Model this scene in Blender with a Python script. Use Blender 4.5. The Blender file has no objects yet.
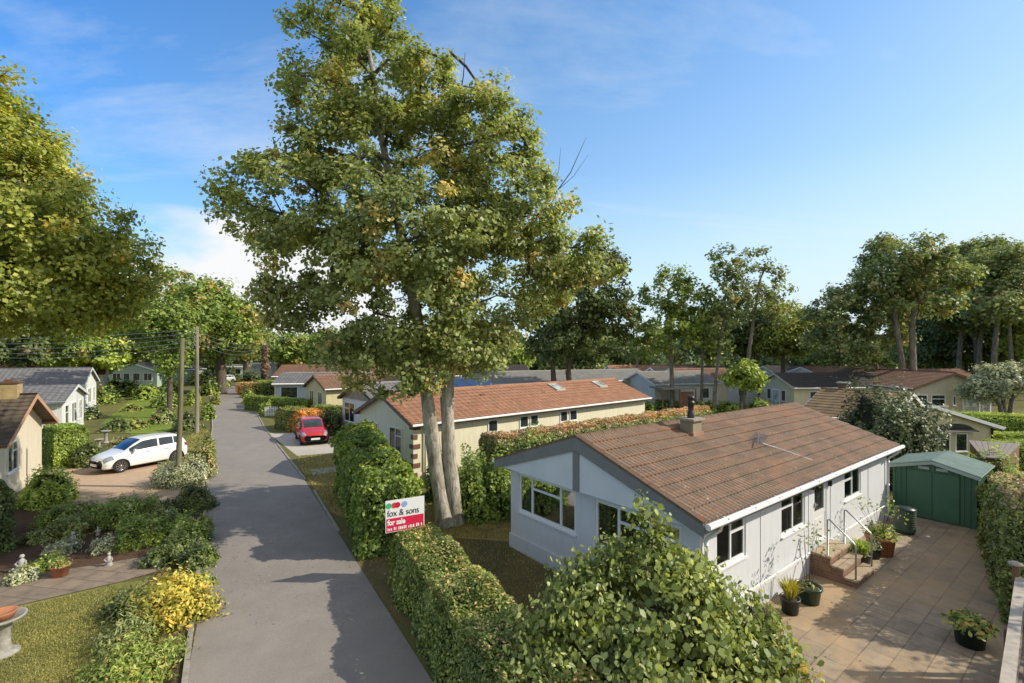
import bpy, math, random
import numpy as np
from mathutils import Vector, Matrix
random.seed(7); RNG = np.random.default_rng(11)
R = math.radians
scene = bpy.context.scene
COL = scene.collection
# ---------------------------------------------------------------- survey of the place (metres)
H = 5.8; F = 475.0; HZ = 352.0
def G(px, py, z=0.0):                 # point of height z seen in direction (px,py)
    D = (H - z) * F / (py - HZ)
    return ((px - 512) / F * D, D)
def PZ(py, D): return H - (py - HZ) / F * D
def PX(px, D): return (px - 512) / F * D

# ---------------------------------------------------------------- object helpers
def tag(o, label=None, cat=None, group=None, kind=None):
    if label: o['label'] = label
    if cat: o['category'] = cat
    if group: o['group'] = group
    if kind: o['kind'] = kind
    return o
def empty(name, loc, rz=0, label=None, cat=None, group=None):
    o = bpy.data.objects.new(name, None); COL.objects.link(o)
    o.empty_display_size = .2
    o.location = (loc[0], loc[1], loc[2] if len(loc) > 2 else 0); o.rotation_euler = (0, 0, rz)
    return tag(o, label, cat, group)
def link(name, me, parent=None, loc=None):
    o = bpy.data.objects.new(name, me); COL.objects.link(o)
    if parent: o.parent = parent
    if loc: o.location = loc
    return o

class MB:
    def __init__(s): s.v = []; s.f = []; s.m = []; s.uv = []; s.sm = []
    def quad(s, pts, m=0, uv=None, sm=False):
        b = len(s.v); s.v += [tuple(p) for p in pts]; s.f.append(tuple(range(b, b + len(pts)))); s.m.append(m)
        s.uv.append(uv if uv else [(p[0], p[1]) for p in pts]); s.sm.append(sm)
    def hexa(s, p, m=0):               # 8 pts: bottom 4, top 4
        for q in ((0,3,2,1),(4,5,6,7),(0,1,5,4),(1,2,6,5),(2,3,7,6),(3,0,4,7)):
            P = [p[i] for i in q]
            s.quad(P, m, [(0,0),(1,0),(1,1),(0,1)])
        return s
    def box(s, x0, x1, y0, y1, z0, z1, m=0, fn=None):
        p = [(x0,y0,z0),(x1,y0,z0),(x1,y1,z0),(x0,y1,z0),(x0,y0,z1),(x1,y0,z1),(x1,y1,z1),(x0,y1,z1)]
        if fn: p = [fn(*q) for q in p]
        return s.hexa(p, m)
    def tube(s, pts, radii, k=8, m=0, cap=True):
        pts = [Vector(p) for p in pts]
        if not hasattr(radii, '__len__'): radii = [radii] * len(pts)
        rings = []
        ref = None
        for i, p in enumerate(pts):
            d = (pts[min(i+1, len(pts)-1)] - pts[max(i-1, 0)]).normalized()
            a = Vector((0,0,1)) if abs(d.z) < .9 else Vector((1,0,0))
            if ref is None: u = d.cross(a).normalized()
            else: u = (ref - d * ref.dot(d)).normalized()
            ref = u; w = d.cross(u)
            b = len(s.v)
            for j in range(k):
                t = 2*math.pi*j/k; q = p + (u*math.cos(t) + w*math.sin(t)) * radii[i]; s.v.append(tuple(q))
            rings.append(b)
        for i in range(len(rings)-1):
            for j in range(k):
                a, b = rings[i], rings[i+1]; j2 = (j+1) % k
                s.f.append((a+j, a+j2, b+j2, b+j)); s.m.append(m); s.sm.append(True)
                s.uv.append([(j/k,i),(j/k+1/k,i),(j/k+1/k,i+1),(j/k,i+1)])
        if cap:
            for b in (rings[0], rings[-1]):
                s.f.append(tuple(range(b, b+k))); s.m.append(m); s.sm.append(False); s.uv.append([(0,0)]*k)
        return s
    def lathe(s, prof, k=16, c=(0,0,0), m=0, axis='z'):
        rings = []
        for (r, z) in prof:
            b = len(s.v)
            for j in range(k):
                t = 2*math.pi*j/k
                p = (r*math.cos(t), r*math.sin(t), z)
                if axis == 'y': p = (p[0], p[2], p[1])
                s.v.append((c[0]+p[0], c[1]+p[1], c[2]+p[2]))
            rings.append(b)
        for i in range(len(rings)-1):
            for j in range(k):
                a, b = rings[i], rings[i+1]; j2 = (j+1) % k
                s.f.append((a+j, a+j2, b+j2, b+j)); s.m.append(m); s.sm.append(True); s.uv.append([(0,0)]*4)
        return s
    def build(s, name, mats, parent=None, loc=None):
        me = bpy.data.meshes.new(name); me.from_pydata(s.v, [], s.f); 
        if not isinstance(mats, (list, tuple)): mats = [mats]
        for mt in mats: me.materials.append(mt)
        me.polygons.foreach_set('material_index', s.m); me.polygons.foreach_set('use_smooth', s.sm)
        ul = me.uv_layers.new(name='uv'); flat = [c for u in s.uv for p in u for c in p]
        ul.data.foreach_set('uv', flat); me.update()
        return link(name, me, parent, loc)

def np_mesh(name, parts, mats, smooth=False):
    """parts: list of (V (n,3), Fq (m,4), v (m,), mat_index)"""
    Vs, Fs, vs, ms = [], [], [], []; off = 0
    for V, Fq, v, mi in parts:
        Vs.append(V); Fs.append(Fq + off); vs.append(np.broadcast_to(v, (len(Fq),))); ms.append(np.full(len(Fq), mi)); off += len(V)
    V = np.concatenate(Vs).astype(np.float32); Fq = np.concatenate(Fs).astype(np.int32)
    v = np.concatenate(vs).astype(np.float32); m = np.concatenate(ms).astype(np.int32)
    me = bpy.data.meshes.new(name)
    me.vertices.add(len(V)); me.vertices.foreach_set('co', V.ravel())
    me.loops.add(Fq.size); me.loops.foreach_set('vertex_index', Fq.ravel())
    me.polygons.add(len(Fq)); me.polygons.foreach_set('loop_start', np.arange(0, Fq.size, 4, dtype=np.int32))
    for mt in mats: me.materials.append(mt)
    me.polygons.foreach_set('material_index', m)
    if smooth: me.polygons.foreach_set('use_smooth', np.ones(len(Fq), bool))
    a = me.attributes.new('v', 'FLOAT', 'FACE'); a.data.foreach_set('value', v)
    me.update(calc_edges=True); me.validate()
    return me
def norm(a): return a / (np.linalg.norm(a, axis=-1, keepdims=True) + 1e-9)
def rdir(n): return norm(RNG.normal(size=(n, 3)))

def leaf_part(pos, nrm, size, v, mi=0, shape=4, wl=.62, fold=.22, droop=.15, vary=.35, hang=0.0):
    n = len(pos); nrm = norm(nrm)
    d = RNG.normal(size=(n, 3)); d[:, 2] -= hang
    d = norm(d - nrm * (d*nrm).sum(1, keepdims=True)); s = np.cross(nrm, d)
    L = (size * (1 + vary * RNG.uniform(-1, 1, n)))[:, None]; W = L * wl
    if shape == 4:
        b = pos - d*L*.5; t = pos + d*L*.5 - nrm*L*droop
        l = pos + s*W*.5 - nrm*L*fold*.5; r = pos - s*W*.5 - nrm*L*fold*.5
        V = np.stack([b, l, t, r], 1).reshape(-1, 3); Fq = np.arange(4*n).reshape(n, 4)
        return (V, Fq, v, mi)
    b = pos - d*L*.5; t = pos + d*L*.5 - nrm*L*droop*2
    l1 = pos - d*L*.25 + s*W*.46 - nrm*L*fold*.5; l2 = pos + d*L*.12 + s*W*.42 - nrm*L*(fold*.5+droop*.5)
    r1 = pos - d*L*.25 - s*W*.46 - nrm*L*fold*.5; r2 = pos + d*L*.12 - s*W*.42 - nrm*L*(fold*.5+droop*.5)
    V = np.stack([b, l1, l2, t, r2, r1], 1).reshape(-1, 3); k = np.arange(n)[:, None]*6
    Fq = np.concatenate([k + np.array([0,1,2,3]), k + np.array([0,3,4,5])], 0)
    v = np.broadcast_to(v, (n,)); return (V, Fq, np.concatenate([v, v]), mi)
def tube_part(P0, P1, R0, R1, k=5, mi=0, v=0.3):
    n = len(P0); d = norm(P1-P0); a = np.where(np.abs(d[:, 2:3]) < .9, np.array([[0,0,1.]]), np.array([[1.,0,0]]))
    u = norm(np.cross(d, a)); w = np.cross(d, u); t = 2*np.pi*np.arange(k)/k
    ring = u[:, None]*np.cos(t)[None, :, None] + w[:, None]*np.sin(t)[None, :, None]
    A = P0[:, None] + ring*R0[:, None, None]; B = P1[:, None] + ring*R1[:, None, None]
    V = np.concatenate([A, B], 1).reshape(-1, 3); o = np.arange(n)[:, None, None]*2*k
    j = np.arange(k); q = np.stack([j, (j+1) % k, (j+1) % k + k, j + k], 1)[None]
    return (V, (o+q).reshape(-1, 4), np.full(n*k, v), mi)
def noise3(p, s=1.0, seed=0):
    p = p*s + seed*7.13
    return (np.sin(p[:,0]*1.7+np.sin(p[:,1]*1.3+seed))+np.sin(p[:,1]*2.1+np.sin(p[:,2]*1.9))+np.sin(p[:,2]*1.5+np.sin(p[:,0]*2.3)))/3

# ---------------------------------------------------------------- materials
def mat(name):
    m = bpy.data.materials.new(name); m.use_nodes = True; nt = m.node_tree
    return m, nt, nt.nodes['Principled BSDF'], nt.nodes['Material Output']
def nd(nt, typ, **kw):
    n = nt.nodes.new(typ)
    for k, v in kw.items():
        if k in n.inputs.keys(): n.inputs[k].default_value = v
        else: setattr(n, k, v)
    return n
def ramp(nt, stops, fac):
    r = nt.nodes.new('ShaderNodeValToRGB'); e = r.color_ramp.elements
    while len(e) > 1: e.remove(e[-1])
    e[0].position = stops[0][0]; e[0].color = (*stops[0][1], 1)
    for p, c in stops[1:]:
        x = e.new(p); x.color = (*c, 1)
    nt.links.new(fac, r.inputs[0]); return r
def noise(nt, vec, scale, detail=4, rough=.6, dist=0):
    n = nd(nt, 'ShaderNodeTexNoise'); n.inputs['Scale'].default_value = scale; n.inputs['Detail'].default_value = detail
    n.inputs['Roughness'].default_value = rough; n.inputs['Distortion'].default_value = dist
    if vec is not None: nt.links.new(vec, n.inputs['Vector'])
    return n
def coord(nt, kind='Object', scale=None, rot=0):
    t = nt.nodes.new('ShaderNodeTexCoord'); o = t.outputs[kind]
    if scale or rot:
        mp = nt.nodes.new('ShaderNodeMapping'); nt.links.new(o, mp.inputs[0])
        if scale: mp.inputs['Scale'].default_value = scale
        mp.inputs['Rotation'].default_value = (0, 0, rot); o = mp.outputs[0]
    return o
def mixc(nt, a, b, fac, mode='MIX'):
    m = nt.nodes.new('ShaderNodeMix'); m.data_type = 'RGBA'; m.blend_type = mode
    for sock, val in ((m.inputs[6], a), (m.inputs[7], b), (m.inputs[0], fac)):
        if hasattr(val, 'default_value') or isinstance(val, bpy.types.NodeSocket): nt.links.new(val, sock)
        elif isinstance(val, tuple): sock.default_value = (*val, 1)
        else: sock.default_value = val
    return m.outputs[2]
def bump(nt, h, bsdf, strength=.3, dist=.02):
    b = nt.nodes.new('ShaderNodeBump'); b.inputs['Strength'].default_value = strength; b.inputs['Distance'].default_value = dist
    nt.links.new(h, b.inputs['Height']); nt.links.new(b.outputs[0], bsdf.inputs['Normal'])
def plain(name, c, rough=.5, metal=0, var=.12, vscale=3, bmp=0, c2=None, spec=.5, kind='Object', detail=5):
    m, nt, b, o = mat(name); co = coord(nt, kind); n = noise(nt, co, vscale, detail, .65)
    lo = tuple(x*(1-var) for x in c); hi = tuple(min(1, x*(1+var)) for x in c)
    if c2: lo, hi = c, c2
    r = ramp(nt, [(.3, lo), (.7, hi)], n.outputs[0]); nt.links.new(r.outputs[0], b.inputs['Base Color'])
    b.inputs['Roughness'].default_value = rough; b.inputs['Metallic'].default_value = metal
    b.inputs['Specular IOR Level'].default_value = spec
    if bmp: 
        n2 = noise(nt, co, vscale*8, 4); bump(nt, n2.outputs[0], b, bmp, .01)
    return m
LG = 2.5
def leafmat(name, dark, mid, light, alt1=None, alt2=None, trans=.35, rough=.5):
    m, nt, b, o = mat(name)
    at = nd(nt, 'ShaderNodeAttribute', attribute_name='v')
    co = coord(nt, 'Object'); n = noise(nt, co, .9, 2)
    alt1 = alt1 or mid; alt2 = alt2 or light
    r = ramp(nt, [(0, dark), (.28, mid), (.5, light), (.52, alt1), (1, alt2)], at.outputs['Fac'])
    n.inputs['Scale'].default_value = .7
    vr = ramp(nt, [(.3, (.72,.76,.8)), (.7, (1.2,1.16,1.0))], n.outputs[0])
    c = mixc(nt, r.outputs[0], vr.outputs[0], 1.0, 'MULTIPLY'); c = mixc(nt, c, (LG*1.10, LG, LG*1.12), 1.0, 'MULTIPLY')
    nt.links.new(c, b.inputs['Base Color']); b.inputs['Roughness'].default_value = rough
    b.inputs['Specular IOR Level'].default_value = .35
    tr = nd(nt, 'ShaderNodeBsdfTranslucent'); c2 = mixc(nt, c, (1.2, 1.15, .6), 1.0, 'MULTIPLY'); nt.links.new(c2, tr.inputs[0])
    mx = nd(nt, 'ShaderNodeMixShader'); mx.inputs[0].default_value = trans
    nt.links.new(b.outputs[0], mx.inputs[1]); nt.links.new(tr.outputs[0], mx.inputs[2]); nt.links.new(mx.outputs[0], o.inputs[0])
    return m

LM = {
 'syc':   leafmat('sycamore_leaves', (.055,.078,.028), (.135,.175,.06), (.28,.31,.14), (.24,.23,.08), (.33,.27,.11), .42, .42),
 'left':  leafmat('golden_leaves', (.05,.078,.015), (.145,.18,.035), (.29,.30,.075), (.28,.25,.05), (.37,.30,.07), .42, .45),
 'mid':   leafmat('green_leaves', (.04,.07,.015), (.10,.15,.03), (.21,.26,.06), (.18,.17,.05), (.25,.2,.06), .35),
 'dark':  leafmat('dark_leaves', (.022,.035,.012), (.05,.075,.022), (.10,.13,.04), (.08,.08,.03), (.12,.1,.04), .25),
 'olive': leafmat('olive_leaves', (.045,.065,.022), (.10,.135,.045), (.20,.235,.09), (.16,.155,.06), (.22,.19,.08), .35),
 'bright':leafmat('bright_leaves', (.06,.10,.018), (.15,.21,.04), (.27,.335,.085), (.33,.33,.07), (.42,.42,.1), .4),
 'yellow':leafmat('yellow_leaves', (.06,.08,.015), (.20,.205,.035), (.34,.315,.065), (.33,.25,.045), (.36,.24,.06), .35),
 'lawn':  leafmat('lawn_blades', (.055,.066,.02), (.125,.14,.045), (.21,.205,.08), (.2,.15,.07), (.28,.2,.1), .25),
 'hedge': leafmat('hedge_leaves', (.035,.055,.014), (.10,.135,.032), (.23,.26,.075), (.28,.2,.09), (.42,.28,.14), .3),
 'brown': leafmat('clipped_hedge_leaves', (.035,.055,.015), (.10,.13,.035), (.19,.21,.065), (.22,.15,.08), (.38,.27,.17), .25),
 'rust':  leafmat('rusty_leaves', (.05,.065,.02), (.12,.145,.035), (.23,.235,.06), (.28,.14,.035), (.42,.22,.06), .3),
 'grey':  leafmat('silver_leaves', (.07,.085,.05), (.17,.2,.12), (.3,.33,.2), (.3,.32,.22), (.4,.42,.3), .25),
 'fore':  leafmat('broad_leaves', (.03,.048,.016), (.115,.15,.042), (.285,.33,.12), (.2,.17,.06), (.3,.25,.08), .42, .38),
 'cam':   leafmat('glossy_leaves', (.02,.03,.012), (.042,.058,.02), (.08,.10,.035), (.09,.105,.045), (.13,.145,.07), .15, .5),
 'flower':leafmat('flowers', (.2,.04,.03), (.26,.11,.06), (.3,.2,.1), (.26,.26,.26), (.3,.28,.28), .2),
 'dead':  leafmat('dead_creeper', (.05,.038,.028), (.10,.075,.055), (.16,.12,.09), None, None, .2),
}
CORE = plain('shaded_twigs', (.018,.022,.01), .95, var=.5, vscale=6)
def barkmat(name, a, b_, c):
    m, nt, b, o = mat(name); co = coord(nt, 'Object', (1, 1, .35)); n = noise(nt, co, 6, 10, .75, .9)
    n2 = noise(nt, co, 3.4, 6, .7, .5)
    r = ramp(nt, [(.32, a), (.5, b_), (.68, c)], n.outputs[0])
    r2 = ramp(nt, [(.42, (1,1,1)), (.56, (.72,.72,.66)), (.7, (.42,.44,.36))], n2.outputs[0])
    nt.links.new(mixc(nt, r.outputs[0], r2.outputs[0], 1., 'MULTIPLY'), b.inputs['Base Color'])
    b.inputs['Roughness'].default_value = .9; bump(nt, n.outputs[0], b, 1.0, .08); return m
BARK = barkmat('brown_bark', (.05,.04,.028), (.13,.10,.075), (.22,.18,.14))
PALE = barkmat('pale_flaking_bark', (.20,.16,.12), (.50,.45,.38), (.70,.66,.58))
GREYB = barkmat('grey_bark', (.1,.085,.065), (.24,.21,.17), (.38,.34,.29))

# ---------------------------------------------------------------- trees
def grow(trunks, attr, step=.7, rt=.011, pw=.5):
    """skeleton: trunks = list of polylines [(x,y,z,r)...]; attr (n,3) branch tips. returns edges"""
    P, par, fix = [], [], []
    for tr in trunks:
        last = -1; pts = []
        for a, b in zip(tr[:-1], tr[1:]):
            a = np.array(a); b = np.array(b); k = max(2, int(np.linalg.norm((b-a)[:3])/step))
            for i in range(k): pts.append(a + (b-a)*i/k)
        pts.append(np.array(tr[-1], float))
        for p in pts:
            P.append(p[:3]); fix.append(p[3]); par.append(last); last = len(P)-1; fix[-1] *= 1 + .05*math.sin(len(P)*2.7) + .04*math.sin(len(P)*1.1)
    P = list(P); zmin = trunks[0][0][2]
    cz = attr[:, 2].min()
    A = attr[np.argsort(np.linalg.norm(attr - np.mean([t[-1][:3] for t in trunks], 0), axis=1) + RNG.uniform(0, 1.0, len(attr)))]
    tips = []
    arr = np.zeros((len(P) + len(attr)*30, 3)); arr[:len(P)] = P; n = len(P)
    ok = np.zeros(len(arr), bool); ok[:n] = arr[:n, 2] > (zmin + (cz - zmin)*.75)
    for a in A:
        dv = a - arr[:n]; dist = np.linalg.norm(dv, axis=1)
        cost = dist + 1.2*np.clip(-dv[:, 2] + .2*dist, 0, None) + np.where(ok[:n], 0, 1e6)
        i = int(np.argmin(cost)); p = arr[i].copy(); L = dist[i]; k = max(1, int(L/step)); last = i
        side = RNG.normal(size=3)*.08*L; side[2] += .10*L
        for j in range(1, k+1):
            t = j/k; q = p + (a-p)*t + side*math.sin(math.pi*t) 
            arr[n] = q; ok[n] = True; par.append(last); fix.append(-1.); last = n; n += 1
        tips.append(last)
    w = np.zeros(n)
    for t in tips:
        i = t
        while i >= 0: w[i] += 1; i = par[i]
    r = rt*np.maximum(w, 1)**pw; fx = np.array(fix); r = np.where(fx > 0, np.maximum(fx, 0), r)
    par = np.array(par); e = np.where(par >= 0)[0]
    return arr[par[e]], arr[e], np.minimum(r[par[e]], r[e]*1.5 + .01), r[e], fx[e] > 0
def ell_sample(ells, n, shell=.5):
    """ells: (cx,cy,cz,rx,ry,rz)"""
    E = np.array(ells, float); vol = (E[:,3]*E[:,4]*E[:,5])**.8; out = []
    idx = RNG.choice(len(E), n*3, p=vol/vol.sum()); d = rdir(len(idx)); u = RNG.uniform(shell**3, 1, len(idx))**(1/3)
    p = E[idx, :3] + d*u[:, None]*E[idx, 3:]
    inside = np.zeros(len(p))
    for e in E: inside += ((((p-e[:3])/e[3:])**2).sum(1) < .45)
    keep = (inside == 0) | (RNG.uniform(size=len(p)) < .3)
    p = p[keep][:n]; return p
def tree(name, label, cat, trunks, ells, nc, lpc, cr, leaf, lm, bark=BARK, group=None, alt=.0, rt=.011, shell=.45, step=.7, shape=4, flat=.75, pw=.5, base=None, dead=None, hang=.3, up=.7, brbark=None):
    base = base or trunks[0][0][:3]; t = empty(name, (base[0], base[1], 0), 0, label, cat, group)
    off = np.array([base[0], base[1], 0.])
    C = ell_sample(ells, nc, shell)
    P0, P1, R0, R1, tr = grow(trunks, C, step, rt, pw)
    parts = [tube_part(P0[tr]-off, P1[tr]-off, R0[tr]*1.03, R1[tr]*1.03, 14)]
    me = np_mesh('trunk', parts, [bark], True); link('trunk', me, t)
    br = tube_part(P0[~tr]-off, P1[~tr]-off, R0[~tr], R1[~tr], 5); bp = [br]
    if dead:
        for path in dead:
            pp = np.array(path, float); q0, q1, r0, r1 = [], [], [], []
            for i in range(len(pp)-1):
                q0.append(pp[i,:3]); q1.append(pp[i+1,:3]); r0.append(pp[i,3]); r1.append(pp[i+1,3])
            bp.append(tube_part(np.array(q0)-off, np.array(q1)-off, np.array(r0), np.array(r1), 5))
    # twigs inside clumps
    nt_ = 5 if cr > .4 and nc < 900 else 3
    tw0 = np.repeat(C, nt_, 0); tw1 = tw0 + rdir(len(tw0))*cr*.85; sz = max(.006, leaf*.035)
    bp.append(tube_part(tw0-off, tw1-off, np.full(len(tw0), sz*1.6), np.full(len(tw0), sz*.6), 3))
    link('branches', np_mesh('branches', bp, [brbark or bark]), t)
    E = np.array(ells, float); cc = E[:, :3].mean(0)
    idx = np.repeat(np.arange(len(C)), lpc); n = len(idx); rr = cr*RNG.uniform(.55, 1.5, len(C))[idx]
    d = rdir(n); pos = C[idx] + d*(rr*RNG.uniform(.15, 1, n)**.6)[:, None]*np.array([1, 1, flat]) + RNG.normal(size=(n,3))*cr*.10
    out = norm(pos - cc); nrm = d*.5 + out*.5 + np.array([0, 0, up]) + RNG.normal(size=(n, 3))*.55
    cv = RNG.uniform(.0, .2, len(C))[idx]; v = np.clip(cv + RNG.uniform(0, .3, n), 0, .5)
    al = (RNG.uniform(size=len(C)) < alt*1.6)[idx] & (RNG.uniform(size=n) < .6); v = np.where(al, RNG.uniform(.53, 1, n), v)
    me = np_mesh('crown', [leaf_part(pos-off, nrm, leaf, v, 0, shape, .78 if shape == 4 else .85, hang=hang, vary=.5)], [LM[lm]])
    link('crown', me, t)
    return t
def ico(rx, ry, rz, c, seed=0, amp=.1, nu=14, nv=9, zmin=None):
    u = np.linspace(0, 2*np.pi, nu, endpoint=False); w = np.linspace(.02, np.pi-.02, nv)
    U, W = np.meshgrid(u, w); d = np.stack([np.cos(U)*np.sin(W), np.sin(U)*np.sin(W), np.cos(W)], -1).reshape(-1, 3)
    a = 1 + amp*noise3(d, 3, seed); P = d*a[:, None]*np.array([rx, ry, rz]) + np.array(c)
    if zmin is not None: P[:, 2] = np.maximum(P[:, 2], zmin)
    i = np.arange(nv-1)[:, None]; j = np.arange(nu)[None]; q = np.stack([i*nu+j, i*nu+(j+1)%nu, (i+1)*nu+(j+1)%nu, (i+1)*nu+j], -1).reshape(-1, 4)
    return P, q
def bush(label, px, py, w, h, lm='mid', leaf=None, cat='shrub', name='shrub', dens=1.0, alt=0, altv=None, group=None, shape=4, amp=.28, ry=None, boxy=1.0, metres=False, core=.78, hang=.2, lumps=None, wl=.62, flowers=0):
    if metres: X, Y = px, py; D = Y
    else:
        X, D = G(px, py); w = w*D/F; h = h*D/F; Y = D + w*.35
    ry = ry or w/2; rx = w/2; seed = RNG.uniform(0, 50)
    leaf = leaf or max(.05, 2.6*D/F); leaf = max(leaf, 1.5*D/F)
    area = 2*np.pi*((rx*ry)**.8 + (rx*h)**.8)/1.0
    n = int(min(30000, dens*area*2.6/(leaf*leaf*.5)))
    d = rdir(n); d[:, 2] = np.abs(d[:, 2])*1.0 - .05
    if boxy < 1:  # superellipsoid
        d = np.sign(d)*np.abs(d)**boxy; d /= np.maximum(np.abs(d).max(1, keepdims=True), np.linalg.norm(d, axis=1, keepdims=True)**.9)
    a = 1 + amp*noise3(d, 3.2, seed) + amp*.6*noise3(d, 8, seed+3)
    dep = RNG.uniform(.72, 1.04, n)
    P = d*(a*dep)[:, None]*np.array([rx, ry, h]); P[:, 2] = np.maximum(P[:, 2], .02)
    nrm = d*np.array([1, 1, 1.2]) + np.array([0, 0, .35]) + RNG.normal(size=(n, 3))*.5
    cl = noise3(P, 5/max(.4, rx), seed)
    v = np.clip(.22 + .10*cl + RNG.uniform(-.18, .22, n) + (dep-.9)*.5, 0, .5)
    if alt: v = np.where(RNG.uniform(size=n) < alt*(1+cl), RNG.uniform(.53, 1, n), v)
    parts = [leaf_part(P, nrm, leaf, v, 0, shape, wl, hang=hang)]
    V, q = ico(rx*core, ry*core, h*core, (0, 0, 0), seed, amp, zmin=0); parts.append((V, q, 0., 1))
    if flowers:
        k = int(n*flowers); ii = RNG.choice(n, k); parts.append(leaf_part(P[ii]*1.04, nrm[ii], leaf*.9, RNG.uniform(0, 1, k), 2, 4, .9))
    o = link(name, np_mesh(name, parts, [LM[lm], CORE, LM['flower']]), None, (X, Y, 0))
    return tag(o, label, cat, group)
def hedge(label, p0, p1, width, height, lm='hedge', leaf=.09, topalt=0., dens=1., name='hedge', cat='hedge', amp=.10, group=None, shape=4, h1=None, z0=0, endalt=None):
    p0 = np.array(p0[:2], float); p1 = np.array(p1[:2], float); L = np.linalg.norm(p1-p0); ang = math.atan2(*(p1-p0)[::-1])
    h1 = h1 or height; hw = width/2; seed = RNG.uniform(0, 50)
    D = max(5, (p0[1]+p1[1])/2*.8); leaf = max(leaf, 1.5*D/F)
    areas = np.array([L*width, L*height, L*height, width*height, width*height]); n = int(min(75000, dens*areas.sum()*3.6/(leaf*leaf*.5)))
    f = RNG.choice(5, n, p=areas/areas.sum()); x = RNG.uniform(0, L, n); y = RNG.uniform(-hw, hw, n); z = RNG.uniform(0, 1, n)
    nr = np.zeros((n, 3)); P = np.stack([x, y, z], 1)
    P[f==0, 2] = 1; nr[f==0] = (0,0,1); P[f==1, 1] = -hw; nr[f==1] = (0,-1,0); P[f==2, 1] = hw; nr[f==2] = (0,1,0)
    P[f==3, 0] = 0; nr[f==3] = (-1,0,0); P[f==4, 0] = L; nr[f==4] = (1,0,0)
    hh = height + (h1-height)*P[:, 0]/L; P[:, 2] *= hh
    bulge = amp*noise3(P, 1.6, seed) + amp*.5*noise3(P, 4.5, seed+2)
    # soft shoulders
    top = np.clip((P[:, 2]/hh - .8)/.2, 0, 1); edge = np.clip((np.abs(P[:, 1])/hw - .7)/.3, 0, 1)
    P[:, 1] -= np.sign(P[:, 1])*top*edge*.12*width; P[:, 2] -= top*edge*.08*height
    P += nr*(bulge + RNG.uniform(-.12, .03, n))[:, None]
    cl = noise3(P, 2.2, seed+5)
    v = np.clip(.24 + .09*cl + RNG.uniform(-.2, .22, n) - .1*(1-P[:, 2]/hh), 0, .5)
    if topalt:
        pa = topalt*np.clip((P[:, 2]/hh-.82)/.15, 0, 1); v = np.where(RNG.uniform(size=n) < pa*(.8+.5*cl), RNG.uniform(.53, 1, n), v)
    if endalt:
        pa = endalt*np.clip(1-P[:, 0]/(L*.5), 0, 1); v = np.where(RNG.uniform(size=n) < pa, RNG.uniform(.53, 1, n), v)
    nrm = nr + np.array([0, 0, .25]) + RNG.normal(size=(n, 3))*.5
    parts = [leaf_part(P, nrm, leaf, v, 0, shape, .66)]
    # core
    k = max(2, int(L/.5)); xs = np.linspace(min(.3,L*.2), L-min(.3,L*.2), k); V = []; 
    for xx in xs:
        hx = (height + (h1-height)*xx/L); V += [(xx,-hw*.72,0),(xx,-hw*.66,hx*.74),(xx,-hw*.5,hx*.82),(xx,hw*.5,hx*.82),(xx,hw*.66,hx*.74),(xx,hw*.72,0)]
    V = np.array(V); q = []
    for i in range(k-1):
        for j in range(5): q.append((i*6+j, i*6+j+1, (i+1)*6+j+1, (i+1)*6+j))
    for b in (0, (k-1)*6): q += [(b, b+1, b+4, b+5), (b+1, b+2, b+3, b+4)]
    V[:, :] += (noise3(V, 2, seed)*.04)[:, None]
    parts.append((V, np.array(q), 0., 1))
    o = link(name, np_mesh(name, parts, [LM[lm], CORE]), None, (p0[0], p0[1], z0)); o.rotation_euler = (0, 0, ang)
    return tag(o, label, cat, group)
def blades(n, h, spread, lm, width=.012, seed=0, bend=.5, alt=0):
    a = RNG.uniform(0, 2*np.pi, n); hh = h*RNG.uniform(.6, 1.1, n); sp = spread*RNG.uniform(.1, 1, n)
    d = np.stack([np.cos(a), np.sin(a), np.zeros(n)], 1); s = np.stack([-np.sin(a), np.cos(a), np.zeros(n)], 1)*width
    b = d*(sp*.25)[:, None]; m_ = d*(sp*.6)[:, None] + np.array([0,0,1])*(hh*.65)[:, None]; t = d*sp[:, None] + np.array([0,0,1])*(hh*(1-bend*RNG.uniform(0,.5,n)))[:, None]
    V = np.stack([b-s, b+s, m_+s, m_-s, t], 1).reshape(-1, 3); k = np.arange(n)[:, None]*5
    q = np.concatenate([k+np.array([0,1,2,3]), k+np.array([3,2,4,4])], 0)
    V2 = np.stack([b-s, b+s, m_+s, m_-s, m_-s, m_+s, t+s*.2, t-s*.2], 1).reshape(-1, 3); k = np.arange(n)[:, None]*8
    q = np.concatenate([k+np.array([0,1,2,3]), k+np.array([4,5,6,7])], 0); v = RNG.uniform(.05, .5, n)
    if alt: v = np.where(RNG.uniform(size=n) < alt, RNG.uniform(.53, 1, n), v)
    return (V2, q, np.concatenate([v, v]), 0)
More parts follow.
